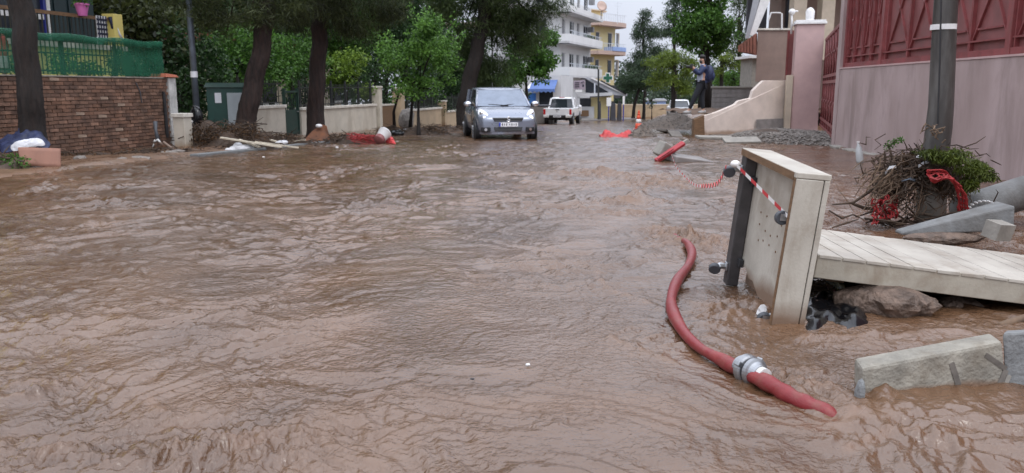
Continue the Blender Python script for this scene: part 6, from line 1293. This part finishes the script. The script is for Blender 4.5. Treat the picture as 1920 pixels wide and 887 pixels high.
# pharmacy: yellow corner building with rounded balconies
Yy = 106; a, L, rz = wall_frame(1112,Yy,1163,Yy+5); yb = thing('yellow_apartment_block','yellow apartment block with rounded pink edged balconies','building',(a.x,a.y,gz(Yy)),rz)
zy = lambda py: P(1140,py,Yy).z-gz(Yy)
def rounded(x0,x1,y0,y1,r,z0,z1): 
    pts = [(x0,y1),(x0,y0)]+[(x1-r+r*math.sin(k*math.pi/12),y0+r-r*math.cos(k*math.pi/12)) for k in range(7)]+[(x1,y1)]
    return [Vector((x,y,z0)) for x,y in pts],(0,0,z1-z0)
MB().extr(*rounded(-1,L,0,8,2.2,0,zy(43))).build('wall','far_yellow',yb)
MB().extr(*rounded(-1,L*.62,.8,7,1.2,zy(43)+.2,zy(18))).build('penthouse','far_yellow',yb); MB().extr(*rounded(-1.2,L*.62+.4,.4,7.2,1.4,zy(18),zy(16))).build('penthouse_roof','far_cream',yb)
MB().span((L*.2,.77,zy(36)),(L*.42,.797,zy(28))).build('penthouse_window','window_dark',yb)
for i,(p0,p1) in enumerate(((48,40),(102,95))):
    sl = MB().extr(*rounded(-1,L+1.2,-1.4,7,3.2,zy(p0),zy(p1))).build('balcony_slab','slab_pinkish',yb)
    for k in range(14): MB().span((-.5+k*.42,-1.35,zy(p1)),(-.46+k*.42,-1.31,zy(p1)+.9)).build('rail_post','rail_pale',sl)
    MB().span((-.6,-1.36,zy(p1)+.9),(L*.85,-1.3,zy(p1)+.96)).build('handrail','rail_pale',sl)
for p0,p1 in ((88,60),(142,112)):
    for x0,x1,mm in ((.4,1.1,'window_dark'),(L*.5,L*.5+.8,'window_dark'),(L*.8,L*.8+.5,'shutter_grey')): 
        wn = MB().span((x0,-.05,zy(p0)),(x1,-.003,zy(p1))).build('window',mm,yb); MB().span((x0-.15,-.08,zy(p1)),(x1+.15,-.004,zy(p1)+.12)).build('lintel','far_cream',wn); MB().span((x1+.02,-.03,zy(p0)),(x1+.25,-.004,zy(p1)-.01)).build('jamb','far_cream',wn)
MB().extr(*rounded(L*.35,L+1.25,-1.45,6,3.2,zy(95)+.02,zy(87))).build('blue_screen','blue_cloth',yb)
MB().span((-1,-.05,zy(185)),(L,-.003,zy(160))).build('shop_front','shop_dark',yb)
p = P(1128,12,95); t_ = thing('satellite_dish','pale satellite dish on the white block roof','satellite dish',p); MB().lathe([(.02,-.1),(.35,-.04),(.6,.08),(.62,.1),(.35,0),(.02,-.05)],18,(0,0,0),(R(70),0,R(20))).build('dish','slab_pinkish',t_,smooth=True); MB().tube([(0,.2,-1.4),(0,.15,0)],.05,6).build('mast','shutter_grey',t_)
t_ = thing('roof_aerial','thin television aerial on the yellow block roof','aerial',P(1158,22,107)); MB().tube([(0,0,-1.5),(0,0,1.2)],.04,5).bar((-.6,0,1),(.6,0,1),.03).bar((-.4,0,.7),(.4,0,.7),.03).build('mast','rail_pale',t_)
# cafe awning, signs, cross
Yc = 80; s_ = Yc/FPX
def pc(px,py,dy=0): return P(px,py,Yc+dy)
t_ = thing('cafe_canopy','dark glazed cafe canopy with white sloping roof below the balconies','canopy',(pc(1130,223).x,Yc,gz(Yc)))
MB().extr([pc(1096,146),pc(1103,145),pc(1176,176),pc(1176,180),pc(1150,178)],(0,5,0)).build('roof','awning_grey',t_,world=True)
MB().extr([pc(1098,149,.05),pc(1146,174,.05),pc(1098,174,.05)],(0,.1,0)).build('glazing','window_dark',t_,world=True)
MB().bar(pc(1082,179),pc(1148,176),.25,.3).build('beam','white_shade',t_,world=True)
MB().bar(pc(1115,156),pc(1115,176),.12).build('mullion','rail_pale',t_,world=True)
for k,(x0,y0) in enumerate(((1103,145),(1120,150))): MB().bar(pc(x0+6,y0+1,-.1),pc(1174,177,-.1),.12,.15).build('roof_rib','white_paint' if k == 0 else 'shop_dark',t_,world=True)
for px in (1084,1147): MB().bar(pc(px,178,.1),pc(px,222,.1),.3).build('post','far_yellow' if px > 1100 else 'white_shade',t_,world=True)
MB().extr([pc(1084,184,1),pc(1108,184,1),pc(1108,200,1),pc(1084,200,1)],(0,.1,0)).build('window','window_dark',t_,world=True)
MB().extr([pc(1108,183,1.2),pc(1150,180,1.2),pc(1150,222,1.2),pc(1108,222,1.2)],(0,.1,0)).build('back_wall','far_yellow',t_,world=True)
MB().extr([pc(1084,200,.9),pc(1114,200,.9),pc(1114,222,.9),pc(1084,222,.9)],(0,.2,0)).build('low_wall','white_shade',t_,world=True)
MB().extr([pc(1086,207,.6),pc(1104,207,.6),pc(1104,218,.6),pc(1086,218,.6)],(0,.1,0)).build('wooden_panel','worn_wood',t_,world=True)
t_ = thing('street_sign','mauve notice board with rows of dark lettering under the balcony','sign',pc(1086,162,-1)); o = t_.location
MB().extr([pc(1076,152,-1),pc(1097,150,-1),pc(1097,168,-1),pc(1076,167,-1)],(0,.1,0)).build('board','sign_mauve',t_,world=True)
for k in range(3): MB().bar(pc(1078,154.5+k*4,-1.05),pc(1086.5,154.3+k*4,-1.05),.05,.10,(0,1,0)).build('lettering_row','shop_dark',t_,world=True)
MB().ell(pc(1093.5,160.5,-1.03),(.10,.03,.14)).build('emblem','plate_ink',t_,world=True); MB().bar(pc(1089,155,-1.03),pc(1095,153,-1.03),.05,.14,(0,1,0)).build('emblem_bar','plate_ink',t_,world=True)
MB().extr([pc(1079,168.5,-1),pc(1091,168.5,-1),pc(1091,172.5,-1),pc(1079,172.5,-1)],(0,.08,0)).build('lower_plate','white_paint',t_,world=True)
t_ = thing('pharmacy_cross','dark green pharmacy cross sign with white edge over the canopy','sign',pc(1140,146,-1))
def cross(cx_,cy_,r,w_,dy): 
    q = [(-w_,-r),(w_,-r),(w_,-w_),(r,-w_),(r,w_),(w_,w_),(w_,r),(-w_,r),(-w_,w_),(-r,w_),(-r,-w_),(-w_,-w_)]; return [pc(cx_+x,cy_+y,dy) for x,y in q]
MB().extr(cross(1140,146,9.6,4.2,-1),(0,.2,0)).build('rim','white_paint',t_,world=True); MB().extr(cross(1139.6,146,8,2.8,-1.06),(0,.05,0)).build('face','cross_green',t_,world=True); MB().bar(pc(1142,146,-.8),pc(1146,146,5),.1).build('bracket','shutter_grey',t_,world=True)
# street lamp post, people-sized dark displays and umbrellas in front of the cafe
t_ = thing('far_lamp_post','thin dark post in front of the cafe canopy','post',pc(1122,225,-3)); MB().tube([Vector((0,0,0)),pc(1122,130,-3)-t_.location],.09,6).build('shaft','iron_black',t_)
for i,(px,w_,lab) in enumerate(((1121,3,'dark folded parasol left in front of the cafe'),(1146,5,'dark display stand in the middle of the cafe front'),(1158,4,'dark stand right in front of the cafe'))):
    t_ = thing('cafe_stand',lab,'stand',(pc(px,221).x,Yc-1.2,gz(Yc)),0,'stands before the cafe'); MB().hexa([(-w_*s_,-.3,0),(w_*s_,-.3,0),(w_*s_,.3,0),(-w_*s_,.3,0),(-w_*s_*.8,-.2,1.7),(w_*s_*.8,-.2,1.7),(w_*s_*.8,.2,1.7),(-w_*s_*.8,.2,1.7)]).build('body','shop_dark',t_,bevel=.03); MB().box((0,0,1.8),(w_*s_*1.2,.3,.2)).build('cap','iron_black',t_)
for i,(px,y0,y1,lab) in enumerate(((1137,183,199,'tall white street sign before the cafe'),(1164,180,196,'narrow white banner at the canopy end'))):
    t_ = thing('small_sign',lab,'sign',(pc(px,221).x,Yc-1.8,gz(Yc)),0,'small white signs by the cafe'); z0,z1 = P(px,y1,Yc-1.8).z-gz(Yc),P(px,y0,Yc-1.8).z-gz(Yc); w_ = (.22 if i == 0 else .10)*1.; MB().span((-w_,0,z0),(w_,.06,z1)).build('plate','white_paint',t_); MB().tube([(0,.03,0),(0,.03,z0)],.06,6).build('post','blue_frame',t_)
mb = MB().hexa([pc(1075,224,-4),pc(1185,221,8),pc(1185,219,12),pc(1075,220,2),pc(1075,222,-4),pc(1185,219,8),pc(1185,218,12),pc(1075,218,2)]); 
t_ = thing('far_wall','ochre low wall along the far bend of the street','wall',P(1215,222,118)); q = t_.location; MB().span((-5,0,-.5),(9,.4,1.9)).build('wall_body','ochre_wall',t_); MB().span((-5,-.05,1.9),(9,.45,2.05)).build('coping','far_cream',t_)
t_ = thing('blue_hut','pale blue shed behind the far pine trunks','shed',P(1228,222,124)); MB().span((-1.3,0,-.5),(1.6,2,2.6)).build('wall','blue_cloth',t_); MB().hexa([(-1.5,-.2,2.6),(1.8,-.2,2.6),(1.8,2.2,2.6),(-1.5,2.2,2.6),(-1.4,-.1,2.8),(1.7,-.1,2.8),(1.7,2.1,3.0),(-1.4,2.1,3.0)]).build('roof','shutter_grey',t_)
# ---- far trees
def fpine(label, px, Y, clumps, m, per, trunks, ln=.3, wd=.05, r=.2, grp='far pines along the street', nn=20):
    b = P(px,222,Y); b.z = gz(Y); cl = breakup(pcl([(x,y,Y+dy,rx,ry,dz) for x,y,dy,rx,ry,dz in clumps]),nn,.36,shell=.3)
    pine(label,b,[P(x,y,Y) for x,y in trunks],r,r*.6,'bark_dark',cl,m,per,ln,wd,.2,grp)
fpine('far slim pine standing right of the yellow block',1208,104,[(1205,60,0,26,34,1.8),(1212,28,0,18,14,1.2),(1222,100,0,36,24,2),(1195,120,0,26,24,1.8),(1228,62,0,22,20,1.4)],'pine_far',250,[(1206,228),(1209,180),(1207,120),(1206,60),(1205,30)],.45,.07)
fpine('far spreading pine with two trunks before the shed',1192,98,[(1190,150,0,38,26,2.2),(1225,150,0,36,28,2.2),(1170,165,0,26,16,1.6),(1210,120,1,30,22,2)],'pine_far',250,[(1186,228),(1190,195),(1199,165),(1205,130)],.45,.07)
fpine('yellow green pine left of the photographer',1260,66,[(1262,110,0,34,26,1.6),(1235,115,0,30,22,1.6),(1290,125,0,22,34,1.3),(1250,150,0,40,26,1.8),(1285,165,0,24,22,1.3)],'pine_lime',420,[(1262,226),(1262,190),(1262,140),(1262,100)],.34,.05)
fpine('dark pine showing between the two far street trees',1255,85,[(1262,25,0,34,28,2.),(1248,60,0,28,16,1.6),(1268,70,0,26,24,1.5),(1275,0,0,34,26,1.8)],'pine_far',250,[(1266,226),(1266,160),(1264,80),(1264,20)],.4,.06)
b = P(1322,205,36); b.z = .2; cl = breakup(pcl([(1318,35,36,60,58,1.9),(1300,70,36,42,30,1.6),(1350,62,36,36,34,1.4),(1320,-20,36,64,40,1.8),(1335,95,36.5,30,18,1.)]),30,.30)
tree('large dense green tree rising behind the photographer',b,[[b,P(1324,150,36),P(1322,100,36),P(1320,60,36)]],cl,'leaf_mid',700,.16,'bark_dark',.32)
fpine('dark pine behind the dense tree near the tiled eave',1385,48,[(1385,25,0,32,40,1.5),(1392,70,0,18,22,1.),(1375,90,0,26,18,1.2),(1398,-10,0,32,24,1.4)],'pine_mid',420,[(1390,200),(1388,150),(1386,90),(1386,30)],.26,.035,.16)
fpine('yellow green pine bough right of the photographer',1350,44,[(1355,108,0,26,14,1.),(1375,122,0,22,10,1.),(1345,135,0,16,14,.9),(1390,112,0,14,9,.8)],'pine_lime',600,[(1352,205),(1352,170),(1354,130),(1356,105)],.24,.035,.12)
b = P(1375,170,45); b.z = .3; cl = breakup(pcl([(1380,145,45,32,22,1.2),(1350,152,45,20,18,1.)]),22,.36); tree('green hedge bush behind the grey block wall',b,[[b,P(1378,165,45),P(1378,150,45)]],cl,'leaf_bright',420,.14,r0=.05,name='hedge_bush',cat='bush')
# broadleaf behind the oncoming car
b = P(992,232,46); b.z = gz(46); cl = breakup(pcl([(985,105,46,46,46,2.),(1010,80,46,30,30,1.5),(960,140,46,34,34,1.6),(1008,135,46,26,26,1.3),(1026,112,46,24,26,1.2),(1030,70,46,22,22,1.1)]),26,.34)
tree('mid green roadside tree above the right headlight of the car',b,[[b,P(988,190,46),P(986,140,46)]],cl,'leaf_mid',300,.19,r0=.16)
b = P(940,232,54); b.z = gz(54); cl = breakup(pcl([(930,150,54,50,40,2.),(960,180,54,40,24,1.8),(890,170,54,44,36,2.)]),22,.36); tree('dark tree filling the gap behind the oncoming car',b,[[b,P(938,190,54),P(936,160,54)]],cl,'leaf_dark',230,.22,r0=.16)
# grey green shrub and woods closing the street
b = P(1222,222,92); b.z = gz(92); cl = breakup(pcl([(1222,182,92,13,20,.9)]),14,.4); tree('grey green shrub below the spreading far pine',b,[[b,P(1222,205,92),P(1222,190,92)]],cl,'leaf_grey',130,.28,r0=.06,name='street_shrub',cat='shrub')
cl = []
for k in range(60):
    px = 1080+k*6+random.uniform(-8,8); Y = random.uniform(128,165); h = random.uniform(6,11); p = P(px,200,Y); cl.append((np.array((p.x,Y,gz(Y)+h*.5)),np.array((3.2,2.5,h*.55))))
V,F = leaves(clump_points(cl,34,shell=.5),.55,.6); o = finish('woods',np_mesh('woods',V,F),'pine_far',None); o['kind'] = 'stuff'; o['label'] = 'dim woods closing the far end of the street'
cl = []
for k in range(60):
    Y = 26+k*2.6; x = LX(Y)-random.uniform(5,16); h = random.uniform(7,11); cl.append((np.array((x,Y,gz(Y)+h*.5)),np.array((3.,2.5,h*.5))))
V,F = leaves(clump_points(cl,60,shell=.5),.4,.6); o = finish('distant_treeline',np_mesh('distant_treeline',V,F),'leaf_dark',None); o['kind'] = 'stuff'; o['label'] = 'dark distant tree line behind the left frontage'
cl = []
for k in range(26):
    Y = 50+k*4; x = 20+.2*(Y-50)+random.uniform(0,9); h = random.uniform(6,9); cl.append((np.array((x,Y,gz(Y)+h*.5)),np.array((3.,2.5,h*.5))))
V,F = leaves(clump_points(cl,60,shell=.5),.4,.6); o = finish('right_treeline',np_mesh('right_treeline',V,F),'leaf_dark',None); o['kind'] = 'stuff'; o['label'] = 'dark tree line behind the right frontage'
mb = MB().hexa([G(1090,228),G(1190,224),G(1200,221),G(1090,224)]+[p+Vector((0,0,.12)) for p in (G(1090,228),G(1190,224),G(1200,221),G(1090,224))]); o = mb.build('far_pavement','asphalt_far'); struct(o)
